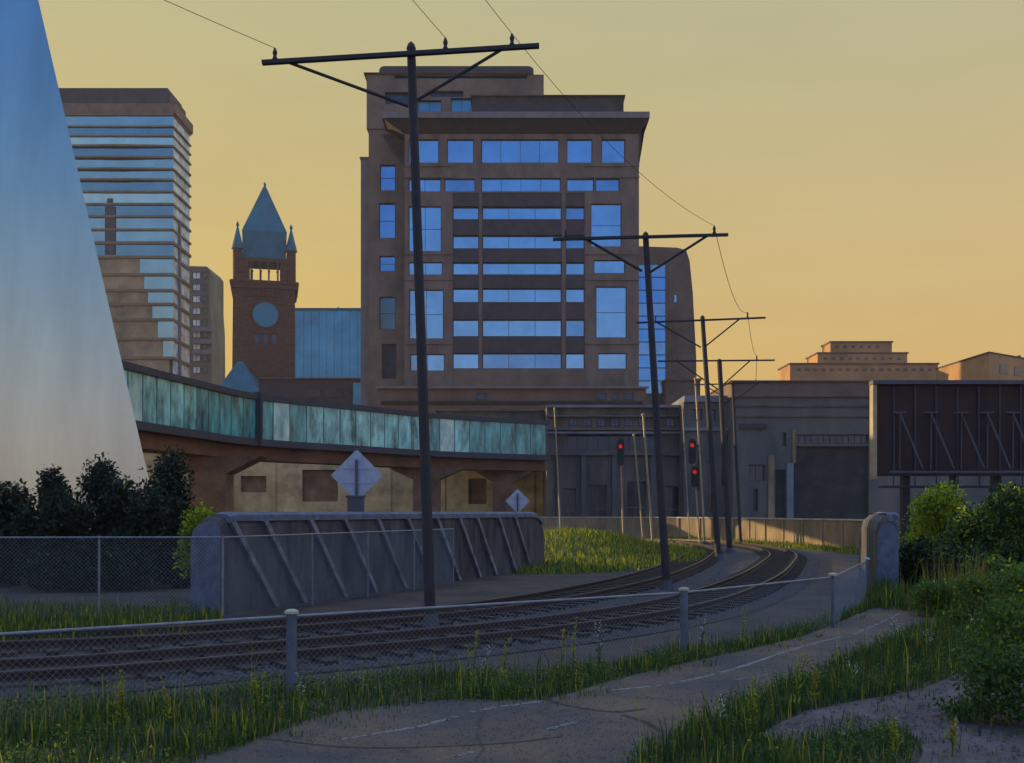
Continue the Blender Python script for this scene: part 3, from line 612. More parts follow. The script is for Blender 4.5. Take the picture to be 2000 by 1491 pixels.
def mast(label, pt, pb, Y, r_=.07, cat='post', arm=False):
    b = W(pb[0], pb[1], Y); b.z = 0; t = W(*pt, Y); r = thing('slim_mast', label, 'mast', b, 'slim pale masts before the station wall')
    MB().tube([b, t], [r_, r_*.75], 8).obj('mast', M['mast'], r)
    MB().tube([t, t+Vector((0,0,.12)), t+Vector((0,0,.2))], [r_*1.3, r_*1.3, r_*.3], 8).obj('cap', M['mast'], r)
    MB().box(b.x-.18, b.x+.18, b.y-.18, b.y+.18, 0, .25).obj('footing', M['conc'], r)
mast('slim pale mast at the right end of the glazed bridge', (1083,800), (1096,1055), 92)
mast('short slim mast right of the left railway signal', (1238,852), (1257,1056), 84, .08)
mast('taller slim mast close behind the second power pole', (1256,812), (1275,1058), 83, .1)
mast('thin mast left of the stacked red signal heads', (1333,800), (1347,1056), 88, .05)
mast('tallest slim mast right of the stacked red signal heads', (1358,742), (1377,1062), 81, .085)
# ------------------------------------------------------------------ diamond signs seen from behind
def diamond(label, px, py, half, Y, foot):
    c = W(px, py, Y); h = half/2000*Y; r = thing('diamond_sign', label, 'sign', (c.x, Y, 0), 'diamond signs seen from behind')
    def rd(k, rr):   # rounded diamond
        out = []
        for i in range(4):
            a = math.pi/2*i+math.pi/2
            cc = (c.x+(h-rr*1.41)*math.cos(a), c.z+(h-rr*1.41)*math.sin(a))
            for j in range(5): b = a-math.pi/4+math.pi/8*j; out.append((cc[0]+rr*math.cos(b), cc[1]+rr*math.sin(b)))
        return out
    MB().prism(rd(0, h*.09), Y-.01, Y+.01).obj('sign_plate', M['sign'], r)
    b = MB(); b.box(c.x-h*.55, c.x+h*.55, Y-.04, Y-.012, c.z+h*.25, c.z+h*.31); b.box(c.x-h*.55, c.x+h*.55, Y-.04, Y-.012, c.z-h*.31, c.z-h*.25); b.obj('bracket', M['sign'], r)
    MB().box(c.x-.04, c.x+.04, Y-.11, Y-.042, 0, c.z+h*.6).obj('post', M['strut'], r)
    if foot:
        z0 = Z(972, Y); mb = MB(); mb.box(c.x-.27, c.x+.27, Y-.34, Y-.115, 0, z0); mb.box(c.x-.31, c.x+.31, Y-.38, Y-.10, z0, z0+.06); mb.obj('control_box', M['strut'], r)
diamond('large blank diamond sign back above the middle of the ribbed wall', 697, 929, 51, 34.5, True)
diamond('small blank diamond sign back near the far end of the ribbed wall', 1011, 979, 24, 48.2, False)
# ------------------------------------------------------------------ low tan wall
r = thing('low_wall', 'low tan boundary wall with pale cap beyond the tracks', 'wall', (LW[0][0], LW[0][1], 0))
mb = MB(); cp = MB(); q = spline(LW, 6)
for a, b in zip(q, q[1:]): mb.obox(a, b, .35, -.05, 2.0); cp.obox(a, b, .47, 2.0, 2.1)
mb.obj('wall_body', M['lowwall'], r); cp.obj('wall_cap', M['cap'], r)
for k, p in enumerate(arclen(q, 3.2)[1:]): MB().box(p.x-.22, p.x+.22, p.y-.24, p.y+.24, -.05, 1.998).obj('pilaster', M['lowwall'], r)
# ------------------------------------------------------------------ pale leaning tower
cx, cy = -40.6, 46.; r = thing('pale_tower', 'huge smooth pale blue tapering tower leaning in from the left edge', 'tower', (cx, cy, 0))
mb = MB(); nz = 48; vs = []; fs = []
for i in range(nz+1):
    zz = 62*i/nz; yf = cy-.1+.0030*zz*zz
    py = 1000-(zz-H)*2000/yf; px = 75+210*py/910 if py < 1100 else 330
    xr = X(px, yf)
    ring = [(-70,yf-.9),(-52,yf-.25),(-38,yf+.05),(-28,yf+.02),(xr,yf-.02),(xr-.02,yf-.01),(xr-14,yf+12),(-72,yf+16)]
    vs += [(a, b, zz) for a, b in ring]
n_ = 8
mb.add(vs, [(i*n_+k, i*n_+(k+1)%n_, (i+1)*n_+(k+1)%n_, (i+1)*n_+k) for i in range(nz) for k in range(n_) if k != 4]+[tuple(range(nz*n_, (nz+1)*n_))])
mb.obj('cladding', M['white_clad'], r, smooth=True)
# ------------------------------------------------------------------ glazed bridge
BN = [(80,660,60),(235,703,68.5),(375,745,78),(505,775,88),(700,795,97),(870,815,106),(1072,838,113)]
BP = [Vector((X(p,Y), Y, 0)) for p, _, Y in BN]
zt, zb = 12.55, 8.35
r = thing('glazed_bridge', 'raised turquoise glazed footbridge curving from the pale tower to the station', 'bridge', BP[3])
M['bglass'] = mat('turquoise_glass', (.08,.34,.38), .25, .1, var=.7, scale=1.1, bump=.5, bscale=.5, col2=(.34,.80,.76), stretch=(1,1,.35), detail=8)
M['bglass2'] = mat('dark_turquoise_glass', (.045,.22,.25), .25, .1, var=.7, scale=1.1, bump=.5, bscale=.5, col2=(.14,.50,.50), stretch=(1,1,.3), detail=8)
M['bglass3'] = mat('pale_glass', (.16,.52,.56), .25, .1, var=.4, scale=.7, bump=.5, bscale=.5, col2=(.62,.85,.74), stretch=(1,1,.4), detail=8)
M['mull'] = mat('bridge_mullion', (.10,.22,.23), .6, .3)
def offs(pts, d): return [side_pt(pts, i, d) for i in range(len(pts))]
BC = spline([(p.x, p.y) for p in BP], 8)
Fr = BC; Bk = offs(BC, -4.0)
def ribbon(mb, A, B, z0, z1):
    n_ = len(A); vs = []
    for a, b in zip(A, B): vs += [(a.x,a.y,z0),(b.x,b.y,z0),(b.x,b.y,z1),(a.x,a.y,z1)]
    fs = [(i*4+k, i*4+4+k, i*4+4+(k+1)%4, i*4+(k+1)%4) for i in range(n_-1) for k in range(4)]
    mb.add(vs, fs+[(3,2,1,0), (n_*4-4, n_*4-3, n_*4-2, n_*4-1)]); return mb
ribbon(MB(), offs(BC,.25), offs(BC,-4.25), zt-.35, zt+.15).obj('roof', M['bridge_dark'], r)
ribbon(MB(), offs(BC,.25), offs(BC,-4.25), zb-.1, zb+.5).obj('deck', M['bridge_dark'], r)
ribbon(MB(), offs(BC,-.7), offs(BC,-3.3), 7.1, zb-.1).obj('girder', M['girder'], r)
pan = arclen(BC, 1.9); random.seed(11)
for i in range(len(pan)-1):
    a, b = pan[i], pan[i+1]; px = 1000+a.x/a.y*2000
    mm = 'bglass'
    if px < 330: mm = random.choice(['bglass','bglass3'])
    elif px < 505: mm = random.choice(['bglass2','bglass','bglass2'])
    elif px < 560: mm = random.choice(['bglass2','bglass3'])
    elif px < 860: mm = random.choice(['bglass','bglass','bglass3','bglass2'])
    else: mm = random.choice(['bglass2','bglass','bglass2'])
    MB().obox(a, b, .05, zb+.5, zt-.35).obj('glass_panel', M[mm], r)
    MB().obox(a+(b-a)*-.03+Vector((0,0,0)), a+(b-a)*.02, .12, zb+.5, zt-.35).obj('mullion', M['mull'], r)
MB().obox(Bk[0], Bk[-1], .05, zb+.5, zt-.35)
ribbon(MB(), offs(BC,-3.95), offs(BC,-4.0), zb+.5, zt-.35).obj('rear_glazing', M['bglass2'], r)
c = BP[3]; MB().box(c.x-.35, c.x+.35, c.y-.45, c.y+.1, zb-.1, zt+.3).obj('joint_column', M['bridge_dark'], r)
for px, Y, hw, fl, zf in ((400,82,1.45,4.3,5.65),(831,104.5,1.35,3.85,5.9),(983,112,1.15,3.3,5.8)):
    c = Vector((X(px,Y), Y+1.6)); po = [(c.x-hw,-.05),(c.x+hw,-.05),(c.x+hw,zf),(c.x+fl,7.08),(c.x-fl,7.08),(c.x-hw,zf)]
    MB().prism(po, Y+.6, Y+3.2).obj('pier', M['pier'], r)
# ------------------------------------------------------------------ tan wall beneath / behind the bridge
Y = 132; r = thing('back_wall', 'tan weathered wall seen through the bridge piers', 'wall', (X(700,Y), Y, 0))
x0, x1 = X(230,Y), X(1092,Y); zt_ = Z(884,Y)
ho = []
for a, b, c_, d_ in ((590,660,918,980),(470,520,930,962),(915,950,935,985)): ho.append((X(a,Y), X(b,Y), Z(d_,Y), Z(c_,Y)))
MB().facade(x0, x1, 0, zt_, Y, ho, .5).openbox(x0, x1, Y, Y+6, 0, zt_).obj('wall_body', M['tanwall'], r)
for h_ in ho: MB().box(h_[0], h_[1], Y+.5, Y+.6, h_[2], h_[3]).obj('shutter', M['pier'], r)
MB().box(x0-.2, x1, Y-.25, Y+6, zt_, zt_+.3).obj('wall_cap', M['brownwall'], r)
for px in (452,535,700,760,865,1040): MB().box(X(px,Y)-.25, X(px,Y)+.25, Y-.2, Y-.002, 0, zt_-.02).obj('pilaster', M['tanwall'], r)
# ------------------------------------------------------------------ generic window
def window(parent, a, b, c_, d_, y, pane, nx=1, nz=1, fw=.12, fmat=None, name='window'):
    f = MB(); yy = y
    f.box(a, a+fw, yy-.08, yy, c_, d_); f.box(b-fw, b, yy-.08, yy, c_, d_); f.box(a+fw, b-fw, yy-.08, yy, c_, c_+fw); f.box(a+fw, b-fw, yy-.08, yy, d_-fw, d_)
    for k in range(1, nx): x = a+(b-a)*k/nx; f.box(x-fw*.3, x+fw*.3, yy-.06, yy-.001, c_+fw, d_-fw)
    for k in range(1, nz): z = c_+(d_-c_)*k/nz; f.box(a+fw, b-fw, yy-.055, yy-.0015, z-fw*.3, z+fw*.3)
    wo_ = f.obj(name, fmat or M['frame'], parent); MB().box(a, b, yy+.002, yy+.06, c_, d_).obj('pane', pane, wo_); return wo_
# ------------------------------------------------------------------ main office block
Y = 160.; r = thing('office_block', 'big brown stone office block with blue windows and wide cornice', 'building', (X(1020,Y), Y, 0))
def R(p): return (X(p[0],Y), X(p[1],Y), Z(p[3],Y), Z(p[2],Y))
top_r = [(798,857,272,318),(873,925,272,318),(940,1092,272,318),(1107,1157,272,318),(1175,1221,272,318)]
r2 = [(798,861,349,374),(868,928,349,374),(940,1095,348,374),(1107,1160,349,373),(1163,1210,349,373)]
sideb = [(798,862,403,491),(798,864,512,537),(799,866,566,662),(801,868,692,725),(1154,1214,398,482),(1160,1221,508,534),(1164,1224,560,660),(1168,1224,690,721)]
cen = (884,1142,377,757)
wins = [R(p) for p in top_r+r2+sideb]; C = R(cen)
x0, x1 = X(790,Y), X(1248,Y); z0, z1 = 0, Z(262,Y)
MB().facade(x0, x1, z0, z1, Y, wins+[C], .45).openbox(x0, x1, Y, Y+26, z0, z1).obj('wall', M['brick'], r)
for p, wv in zip(top_r+r2+sideb, wins):
    wd = p[1]-p[0]; window(r, *wv, Y+.45, M['glass' if random.random() < .7 else 'glass_b'], nx=max(1, round(wd/42)), nz=max(1, round((p[3]-p[2])/40)))
blue = [(403,428),(459,485),(512,536),(563,590),(624,657),(690,720)]; dark = [(377,403),(428,459),(485,512),(536,563),(590,624),(657,690)]
for a, b in dark: MB().box(C[0], C[1], Y+.10, Y+1.2, Z(b,Y), Z(a,Y)).obj('spandrel', M['darkstone'], r)
MB().box(C[0], C[1], Y+.06, Y+1.2, Z(757,Y), Z(720,Y)).obj('spandrel', M['brick_side'], r)
for a, b in blue:
    for s_, e_ in ((884,935),(942,1097),(1105,1142)):
        window(r, X(s_,Y), X(e_,Y), Z(b,Y), Z(a,Y), Y+.75, M['glass' if random.random() < .7 else 'glass_b'], nx=max(1, round((e_-s_)/50)))
for s_, e_ in ((935,942),(1097,1105)): MB().box(X(s_,Y), X(e_,Y), Y+.03, Y+.098, Z(720,Y), Z(377,Y)).box(X(s_,Y)+.02, X(e_,Y)-.02, Y+.1, Y+1., Z(720,Y), Z(377,Y)).obj('mullion', M['brick'], r)
MB().box(X(884,Y), X(1142,Y), Y+1.2, Y+1.3, Z(757,Y), Z(377,Y)).obj('infill', M['darkstone'], r)
# string courses
for y_ in (323,345,495,545,670): MB().box(x0-.05, X(884,Y), Y-.18, Y-.003, Z(y_+3,Y), Z(y_,Y)).box(X(1142,Y), x1+.05, Y-.18, Y-.003, Z(y_+3,Y), Z(y_,Y)).obj('string_course', M['brick'], r)
# cornice : slab with flared soffit
zc0, zc1, zc2 = Z(262,Y), Z(240,Y), Z(228,Y); ca, cb = X(745,Y-2)+.3, X(1269,Y-2)-.3
def frust(mb, xa, xb, ya, yb, za, xc, xd, yc, yd, zd):
    return mb.add([(xa,ya,za),(xb,ya,za),(xb,yb,za),(xa,yb,za),(xc,yc,zd),(xd,yc,zd),(xd,yd,zd),(xc,yd,zd)], [(0,3,2,1),(4,5,6,7),(0,1,5,4),(1,2,6,5),(2,3,7,6),(3,0,4,7)])
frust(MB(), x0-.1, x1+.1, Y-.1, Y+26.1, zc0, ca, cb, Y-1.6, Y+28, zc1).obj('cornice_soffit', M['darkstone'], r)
MB().box(ca-.3, cb+.3, Y-2.0, Y+28.4, zc1, zc2).obj('cornice', M['cornice'], r)
MB().prism([(X(747,163.2), Z(264,163.2)), (X(793,163.2), Z(330,163.2)), (X(793,163.2), Z(264,163.2))], 163.1, 163.49).obj('bracket', M['darkstone'], r)
for xa, sg in ((x1, 1),):
    zq = Z(325,Y) if sg > 0 else Z(300,Y); e = ca if sg < 0 else cb
    MB().prism([(xa+sg*.003, zq), (xa+sg*.003, zc0-.01), (e, zc1-.01), (e-sg*.6, zc1-.8)][::sg*-1], Y+.1, Y+1.6).obj('bracket', M['darkstone'], r)
# left wing, set back
Yw = 163.5; wl = [(742,772,322,372),(740,772,397,465),(741,772,500,530),(741,772,580,643),(746,774,672,740)]
def Rw(p): return (X(p[0],Yw), X(p[1],Yw), Z(p[3],Yw), Z(p[2],Yw))
xa, xb = X(720,Yw), X(790,Y)-.01
MB().facade(xa, xb, 0, Z(255,Yw), Yw, [Rw(p) for p in wl], .5).openbox(xa, xb, Yw, Yw+20, 0, Z(255,Yw)).obj('wing', M['brick_side'], r)
for i, p in enumerate(wl): window(r, *Rw(p), Yw+.5, M['glass_t'] if i < 4 else M['glass_dark'], 1, 2)
MB().box(X(701,Yw), xa-.004, Yw+2, Yw+18, 0, Z(302,Yw)).box(X(699,Yw), xa-.006, Yw+1.8, Yw+18.2, Z(302,Yw), Z(299,Yw)).obj('stair_wing', M['cornice'], r)
# penthouse
Yp = 166.; xa, xb = X(716,Yp), X(1062,Yp); zq = Z(252,Yp)
hol = [(X(815,Yp),X(862,Yp),Z(228,Yp),Z(196,Yp)),(X(880,Yp),X(922,Yp),Z(228,Yp),Z(192,Yp)),(X(752,Yp),X(800,Yp),Z(204,Yp),Z(180,Yp)),(X(840,Yp),X(905,Yp),Z(190,Yp),Z(178,Yp)),(X(770,Yp),X(1030,Yp),Z(154,Yp),Z(148,Yp))]
MB().facade(xa, xb, zq, Z(146,Yp), Yp, hol, .6).openbox(xa, xb, Yp, Yp+16, zq, Z(146,Yp)).obj('penthouse', M['brick_side'], r)
for i, h_ in enumerate(hol): window(r, *h_, Yp+.6, (M['teal_box'],M['teal_box'],M['glass_dark'],M['glass_dark'],M['glass_t'])[i], nx=2 if i < 4 else 8, fw=.1)
MB().box(X(711,Yp), X(744,Yp), Yp-.35, Yp+16.2, Z(146,Yp), Z(143.5,Yp)).obj('coping', M['darkcap'], r)
# rounded roof drum
xc0, xc1 = X(741,Yp), X(1042,Yp); z_a, z_b = Z(146,Yp), Z(131,Yp); po = [(xc0,z_a),(xc1,z_a)]
for k in range(7): a = math.pi/2*k/6; po.append((xc1-.9+.9*math.cos(a), z_b-.7+.7*math.sin(a)))
for k in range(7): a = math.pi/2+math.pi/2*k/6; po.append((xc0+.9+.9*math.cos(a), z_b-.7+.7*math.sin(a)))
MB().prism(po, Yp-.3, Yp+14).obj('roof', M['darkstone'], r)
MB().box(X(922,Y+3), X(1218,Y+3), Y+3, Y+20, Z(232,Y+3), Z(190,Y+3)).box(X(919,Y+3), X(1221,Y+3), Y+2.7, Y+20.3, Z(190,Y+3), Z(187,Y+3)).obj('plant_room', M['garage'], r)
for a, b in ((1045,1120),(1130,1180),(940,1030)): MB().box(X(a,Y+3), X(b,Y+3), Y+2.9, Y+2.998, Z(222,Y+3), Z(205,Y+3)).obj('louvre', M['darkcap'], r)
# podium of the block
Y = 150.; r = thing('podium', 'dark low podium under the brown office block', 'building', (X(1000,Y), Y, 0))
MB().box(X(738,Y), X(1262,Y), Y, Y+8, 0, Z(757,Y)).obj('wall', M['brownwall'], r)
MB().box(X(735,Y), X(1266,Y), Y-.6, Y-.004, Z(760,Y), Z(756,Y)).obj('coping', M['cornice'], r)
MB().box(X(745,Y), X(1255,Y), Y-.4, Y-.003, Z(790,Y), Z(784,Y)).obj('black_strip', M['sigblack'], r)  # solid black strip across the podium front
for k, (a, b) in enumerate(((930,950),(1165,1185),(1195,1208),(1218,1238))): window(r, X(a,Y), X(b,Y), Z(782,Y), Z(768,Y), Y-.01, M['glass_dark'])
# brown side block on the right of the office block
Y = 195.; r = thing('side_block', 'lower brown block with a tall blue glass strip, right of the office block', 'building', (X(1300,Y), Y, 0))
x0 = X(1238,Y); po = [(x0,0),(X(1361,Y),0),(X(1360,Y),Z(700,Y)),(X(1353,Y),Z(570,Y)),(X(1347,Y),Z(510,Y)),(X(1340,Y),Z(489,Y)),(X(1322,Y),Z(484,Y)),(x0,Z(481,Y))]
MB().prism(po, Y, Y+22).obj('wall', M['brick_side'], r)
for k in range(10):
    y0 = 517+k*25.3; window(r, X(1246,Y), X(1300,Y), Z(y0+25,Y), Z(y0,Y), Y-.09, M['glass_t'] if k % 3 else M['glass_b'], nx=2, fw=.07)
window(r, X(1316,Y), X(1322,Y), Z(592,Y), Z(576,Y), Y-.05, M['glass'], fw=.08)
MB().box(X(1296,Y), X(1362,Y), Y-3, Y-.01, 0, Z(748,Y)).box(X(1294,Y), X(1364,Y), Y-3.3, Y-.01, Z(748,Y), Z(744,Y)).obj('annex', M['brownwall'], r)
# ------------------------------------------------------------------ glass tower at left
Y = 300.; r = thing('glass_tower', 'tall blue glass tower with tan floor bands behind the pale tower', 'building', (X(220,Y), Y, 0))
xa, xb = X(60,Y), X(338,Y); dep = 16
sl_ = [222,246,264,284,306,329,350,373,397,421,447,472,500,534,565,592,622,660,697,732,765]
MB().box(xa+.6, xb-.6, Y+1.0, Y+dep+.5, 0, Z(216,Y)).obj('core', M['brick_side'], r)
random.seed(5)
for i in range(len(sl_)-1):
    a, b = sl_[i], sl_[i+1]; za, zb_ = Z(b,Y), Z(a,Y); ft = .16*(zb_-za) if (zb_-za) < 4 else .8
    split = None
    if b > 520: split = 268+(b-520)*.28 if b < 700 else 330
    if a < 380 and a > 250: pass
    ztop = zb_-ft-.01; zbot = za+.01
    if split:
        MB().box(xa, X(min(split,337),Y), Y+.25, Y+1.0, zbot, ztop).obj('gold_reflection_panel', M['tan'], r)  # opaque tan panels stand in for the glass reflecting gold
        if split < 325: MB().box(X(split,Y)+.05, xb, Y+.3, Y+1.0, zbot, ztop).obj('window_band', M['glass_t'], r)
    else:
        bp_ = [196,208,232,262,300,338]
        mb = MB(); 
        xs = [xa]+[X(v+random.uniform(-6,6),Y) for v in (150,200,250,295)]+[xb]
        for u, v in zip(xs, xs[1:]): 
            t1, t2 = random.uniform(-.05,.05), random.uniform(-.05,.05)
            mb.add([(u,Y+.3+t1,zbot),(v,Y+.3+t2,zbot),(v,Y+.3+t2+random.uniform(-.03,.03),ztop),(u,Y+.3+t1,ztop)], [(0,1,2,3)])
        mb.obj('window_band', M[('glass_t','glass_t2','glass_t3','glass_t2','glass_t')[i % 5]], r)
    MB().add([(xb-.2,Y+.35,zbot),(xb-.2,Y+dep,zbot),(xb-.2,Y+dep,ztop),(xb-.2,Y+.35,ztop)], [(0,1,2,3)]).obj('side_window_band', M['glass_side'], r)
    # slabs, alternating balcony projection on the corner
    pj = (.5 if i % 2 else .2)
    MB().slab([(xa-.3,Y-.25),(X(230,Y),Y-.25-(.8 if 2 < i < 7 else 0)),(xb+pj*.5,Y-.35),(xb+pj,Y+dep*.5),(xb+.3,Y+dep+.3),(xa-.3,Y+dep+.3)], zb_-ft, zb_).obj('floor_slab', M['slab'], r)
    if 8 < i: MB().box(xb-.1, xb+.35, Y+5, Y+6.5, zbot, ztop).obj('balcony_screen', M['cornice'], r)
MB().box(xa-.3, xb+.7, Y-.4, Y+dep+.6, Z(222,Y)+.01, Z(203,Y)).obj('parapet', M['brownwall'], r)
MB().box(xa, X(331,Y), Y+.5, Y+dep-1, Z(203,Y), Z(180,Y)).box(xa, X(325,Y), Y+1.2, Y+dep-2, Z(180,Y), Z(169,Y)).obj('roof', M['darkcap'], r)
MB().box(X(205,Y), X(225,Y), Y-.12, Y+.22, Z(497,Y), Z(404,Y)).box(X(209,Y), X(219,Y), Y-.1, Y+.22, Z(404,Y), Z(388,Y)).obj('dark_bay', M['frame'], r)
# slim block behind it
Y = 380.; r = thing('slim_block', 'slim grey residential block just right of the glass tower', 'building', (X(394,Y), Y, 0))
xa, xb = X(340,Y), X(410,Y)
po = [(xa,0),(X(415,Y),0),(X(413,Y),Z(640,Y)),(xb,Z(600,Y)),(xb,Z(530,Y)),(X(404,Y),Z(521,Y)),(xa,Z(519,Y))]
MB().prism(po, Y, Y+18).obj('wall', mat('olive_grey_wall', (.14,.13,.10), .8, var=.35, scale=.07), r)
for k in range(9):
    y0 = 532+k*23; window(r, X(376,Y), X(392,Y), Z(y0+14,Y), Z(y0,Y), Y-.09, M['glass_side'], 2, 1, .25); window(r, X(396,Y), X(405,Y), Z(y0+14,Y), Z(y0,Y), Y-.09, M['glass_t'], 1, 1, .25)
for y0 in (645,669,690): MB().box(X(378,Y), X(418,Y), Y-1.5, Y-.2, Z(y0+4,Y), Z(y0,Y)).box(X(378,Y), X(418,Y), Y-1.5, Y-1.4, Z(y0,Y), Z(y0-5,Y)).obj('balcony', M['ledge'], r)
# ------------------------------------------------------------------ clock tower
Y = 311.; cxp = 517; r = thing('clock_tower', 'red stone clock tower with green copper pyramid roof and corner turrets', 'clock tower', (X(cxp,Y+60/2000*Y), Y+60/2000*Y, 0))
hw = 60/2000*Y; cY = Y+hw; cX = X(cxp,cY); XT = lambda p: cX+(p-cxp)/2000*Y
mb = MB(); frust(mb, cX-hw-.6, cX+hw+.5, Y-.4, Y+2*hw+.4, 0, cX-hw+.1, cX+hw-.3, Y, Y+2*hw, Z(562,Y)); mb.obj('shaft', M['red_stone'], r)
MB().box(cX-hw-.6, cX+hw+.6, Y-.6, Y+2*hw+.6, Z(564,Y), Z(549,Y)).box(cX-hw-.9, cX+hw+.9, Y-.9, Y+2*hw+.9, Z(554,Y), Z(550,Y)).obj('cornice', M['red_stone'], r)
# belfry with openings on all four sides
zb0, zb1, zr = Z(549,Y), Z(503,Y), Z(513,Y); zs_ = Z(544,Y); hb_ = hw-.6; ow = 30/2000*Y
mb = MB()
mb.box(cX-hb_, cX+hb_, Y+.6, Y+2*hw-.6, zb0, zs_-.4); mb.box(cX-hb_, cX+hb_, Y+.6, Y+2.2, zr+.3, zb1)
for sx_ in (-1,1):
    for sy in (0,1):
        xq = (cX-hb_, cX-ow) if sx_ < 0 else (cX+ow, cX+hb_); yq = (Y+.6, Y+4.0) if sy == 0 else (Y+2*hw-4.0, Y+2*hw-.6)
        mb.box(*xq, *yq, zs_-.4, zb1 if sy else zr+.3)
mb.obj('belfry', M['red_stone'], r)
for yy in (Y+1.0, Y+2*hw-1.2):
    for xx in (-ow+.7, -ow*.27, ow*.27, ow-.7): MB().tube([(cX+xx,yy,zs_-.4),(cX+xx,yy,zr if yy < Y+5 else zb1)], .24, 8).box(cX+xx-.38, cX+xx+.38, yy-.38, yy+.38, zr-.1 if yy < Y+5 else zb1-.5, zr+.3 if yy < Y+5 else zb1-.01).obj('column', M['red_stone'], r)
zm, za_ = Z(450,Y+2), Z(365,cY); h1, h2 = 41/2000*Y, 43/2000*Y
mb = MB()
frust(mb, cX-h1, cX+h1, cY-h1, cY+h1, zb1, cX-h2, cX+h2, cY-h2, cY+h2, zm)
for k in range(1): mb.add([(cX-h2,cY-h2,zm),(cX+h2,cY-h2,zm),(cX+h2,cY+h2,zm),(cX-h2,cY+h2,zm),(cX-.35,cY-.35,za_),(cX+.35,cY-.35,za_),(cX+.35,cY+.35,za_),(cX-.35,cY+.35,za_)], [(0,1,5,4),(1,2,6,5),(2,3,7,6),(3,0,4,7),(4,5,6,7)])
ro = mb.obj('roof', M['copper'], r)
MB().tube([(cX,cY,za_),(cX,cY,za_+.6),(cX,cY,za_+1.4)], [.35,.5,.1], 8).obj('finial', M['copper'], ro)
tr_ = 9.5/2000*Y
for sx_ in (-1,1):
    for sy in (-1,1):
        tx, ty = cX+sx_*(hw-tr_+.1), cY+sy*(hw-tr_+.1)
        t_ = MB().tube([(tx,ty,zb0+.02),(tx,ty,Z(487,Y))], tr_*.95, 12).obj('turret', M['red_stone'], r)
        MB().tube([(tx,ty,Z(487,Y)),(tx,ty,Z(484,Y)),(tx,ty,Z(457,Y)),(tx,ty,Z(440,Y))], [tr_*1.25,tr_*1.2,tr_*.5,tr_*.08], 12).obj('turret_cap', M['copper'], t_)
        MB().tube([(tx,ty,Z(444,Y)),(tx,ty,Z(441,Y)),(tx,ty,Z(438,Y)),(tx,ty,Z(433,Y))], [.15,.5,.45,.08], 8).obj('finial', M['copper'], t_)
for k in range(7): x = XT(488+k*8.8); MB().box(x-.42, x+.42, Y-.5, Y-.05, Z(580,Y), Z(568,Y)).obj('corbel', M['red_stone'], r)
MB().box(XT(484), XT(546), Y-.6, Y-.04, Z(568,Y), Z(566,Y)).obj('string_course', M['red_stone'], r)
cz = Z(615,Y); cc = XT(519); MB().tube([(cc,Y-.02,cz),(cc,Y-.55,cz)], [24.5/2000*Y, 24.5/2000*Y], 40).obj('clock_face', M['copper_l'], r)
mb = MB(); R_ = 25.5/2000*Y
for k in range(40):
    a, b = 2*math.pi*k/40, 2*math.pi*(k+1)/40; mb.bar((cc+R_*math.cos(a),Y-.45,cz+R_*math.sin(a)), (cc+R_*math.cos(b),Y-.45,cz+R_*math.sin(b)), .35, .4)
mb.obj('clock_rim', M['red_stone'], r)
for px_ in (503,519,535): MB().box(XT(px_-4), XT(px_+4), Y-.25, Y-.1, Z(672,Y), Z(654,Y)).obj('slit_window', M['glass_dark'], r)
MB().box(XT(496), XT(543), Y-.4, Y-.08, Z(652,Y), Z(649,Y)).obj('string_course', M['red_stone'], r)
r.rotation_euler = (0, 0, math.radians(13.2))
# smaller copper roof in front
Y = 300.; r = thing('copper_roofed_hall', 'small building with green copper hipped roof below the clock tower', 'building', (X(460,Y), Y, 0))
xa, xb = X(418,Y), X(512,Y); zz = Z(778,Y)
MB().box(xa, xb, Y, Y+14, 0, zz).obj('wall', M['red_stone'], r)
xm = X(456,Y); ym = Y+7; MB().add([(xa-.5,Y-.5,zz),(xb+.5,Y-.5,zz),(xb+.5,Y+14.5,zz),(xa-.5,Y+14.5,zz),(xm-.8,ym,Z(706,Y+7)),(xm+.8,ym,Z(706,Y+7))], [(0,1,5,4),(1,2,5),(2,3,4,5),(3,0,4),(0,3,2,1)]).obj('roof', M['copper'], r)
# blue glass block right of clock tower
Y = 265.; r = thing('blue_glass_block', 'plain blue green glass block between clock tower and office block', 'building', (X(650,Y), Y, 0))
MB().box(X(576,Y), X(722,Y), Y+.3, Y+20, 0, Z(606,Y)).obj('wall', M['teal_box'], r)
for k in range(9): MB().box(X(577+k*15,Y), X(577+k*15,Y)+.12, Y+.12, Y+.298, Z(740,Y), Z(608,Y)).obj('mullion', M['teal_box'], r)
MB().box(X(575,Y), X(724,Y), Y-.1, Y+20.3, Z(606,Y), Z(602,Y)).obj('coping', M['copper'], r)
MB().box(X(578,Y), X(606,Y), Y+4, Y+10, Z(602,Y), Z(596,Y)).obj('roof_unit', M['red_stone'], r)
MB().tube([(X(654,Y),Y+5,Z(602,Y)),(X(654,Y),Y+5,Z(598,Y)),(X(654,Y),Y+5,Z(592,Y))], [1.0,.4,.1], 8).obj('roof_vent', M['red_stone'], r)
Y = 205.; r = thing('low_dark_block', 'low dark brown block at the foot of the blue glass block', 'building', (X(650,Y), Y, 0))
MB().box(X(505,Y), X(742,Y), Y, Y+14, 0, Z(741,Y)).obj('wall', M['darkstone'], r)
MB().box(X(503,Y), X(744,Y), Y-.4, Y+14.3, Z(741,Y), Z(738.5,Y)).obj('coping', M['brownwall'], r)
for a, b in ((600,625),(634,668),(674,694)): window(r, X(a,Y), X(b,Y), Z(776,Y), Z(758,Y), Y-.09, M['glass_dark'], 3)
MB().box(X(697,Y), X(736,Y), Y-5, Y-.42, 0, Z(754,Y)).obj('glass_stair', M['teal_box'], r)
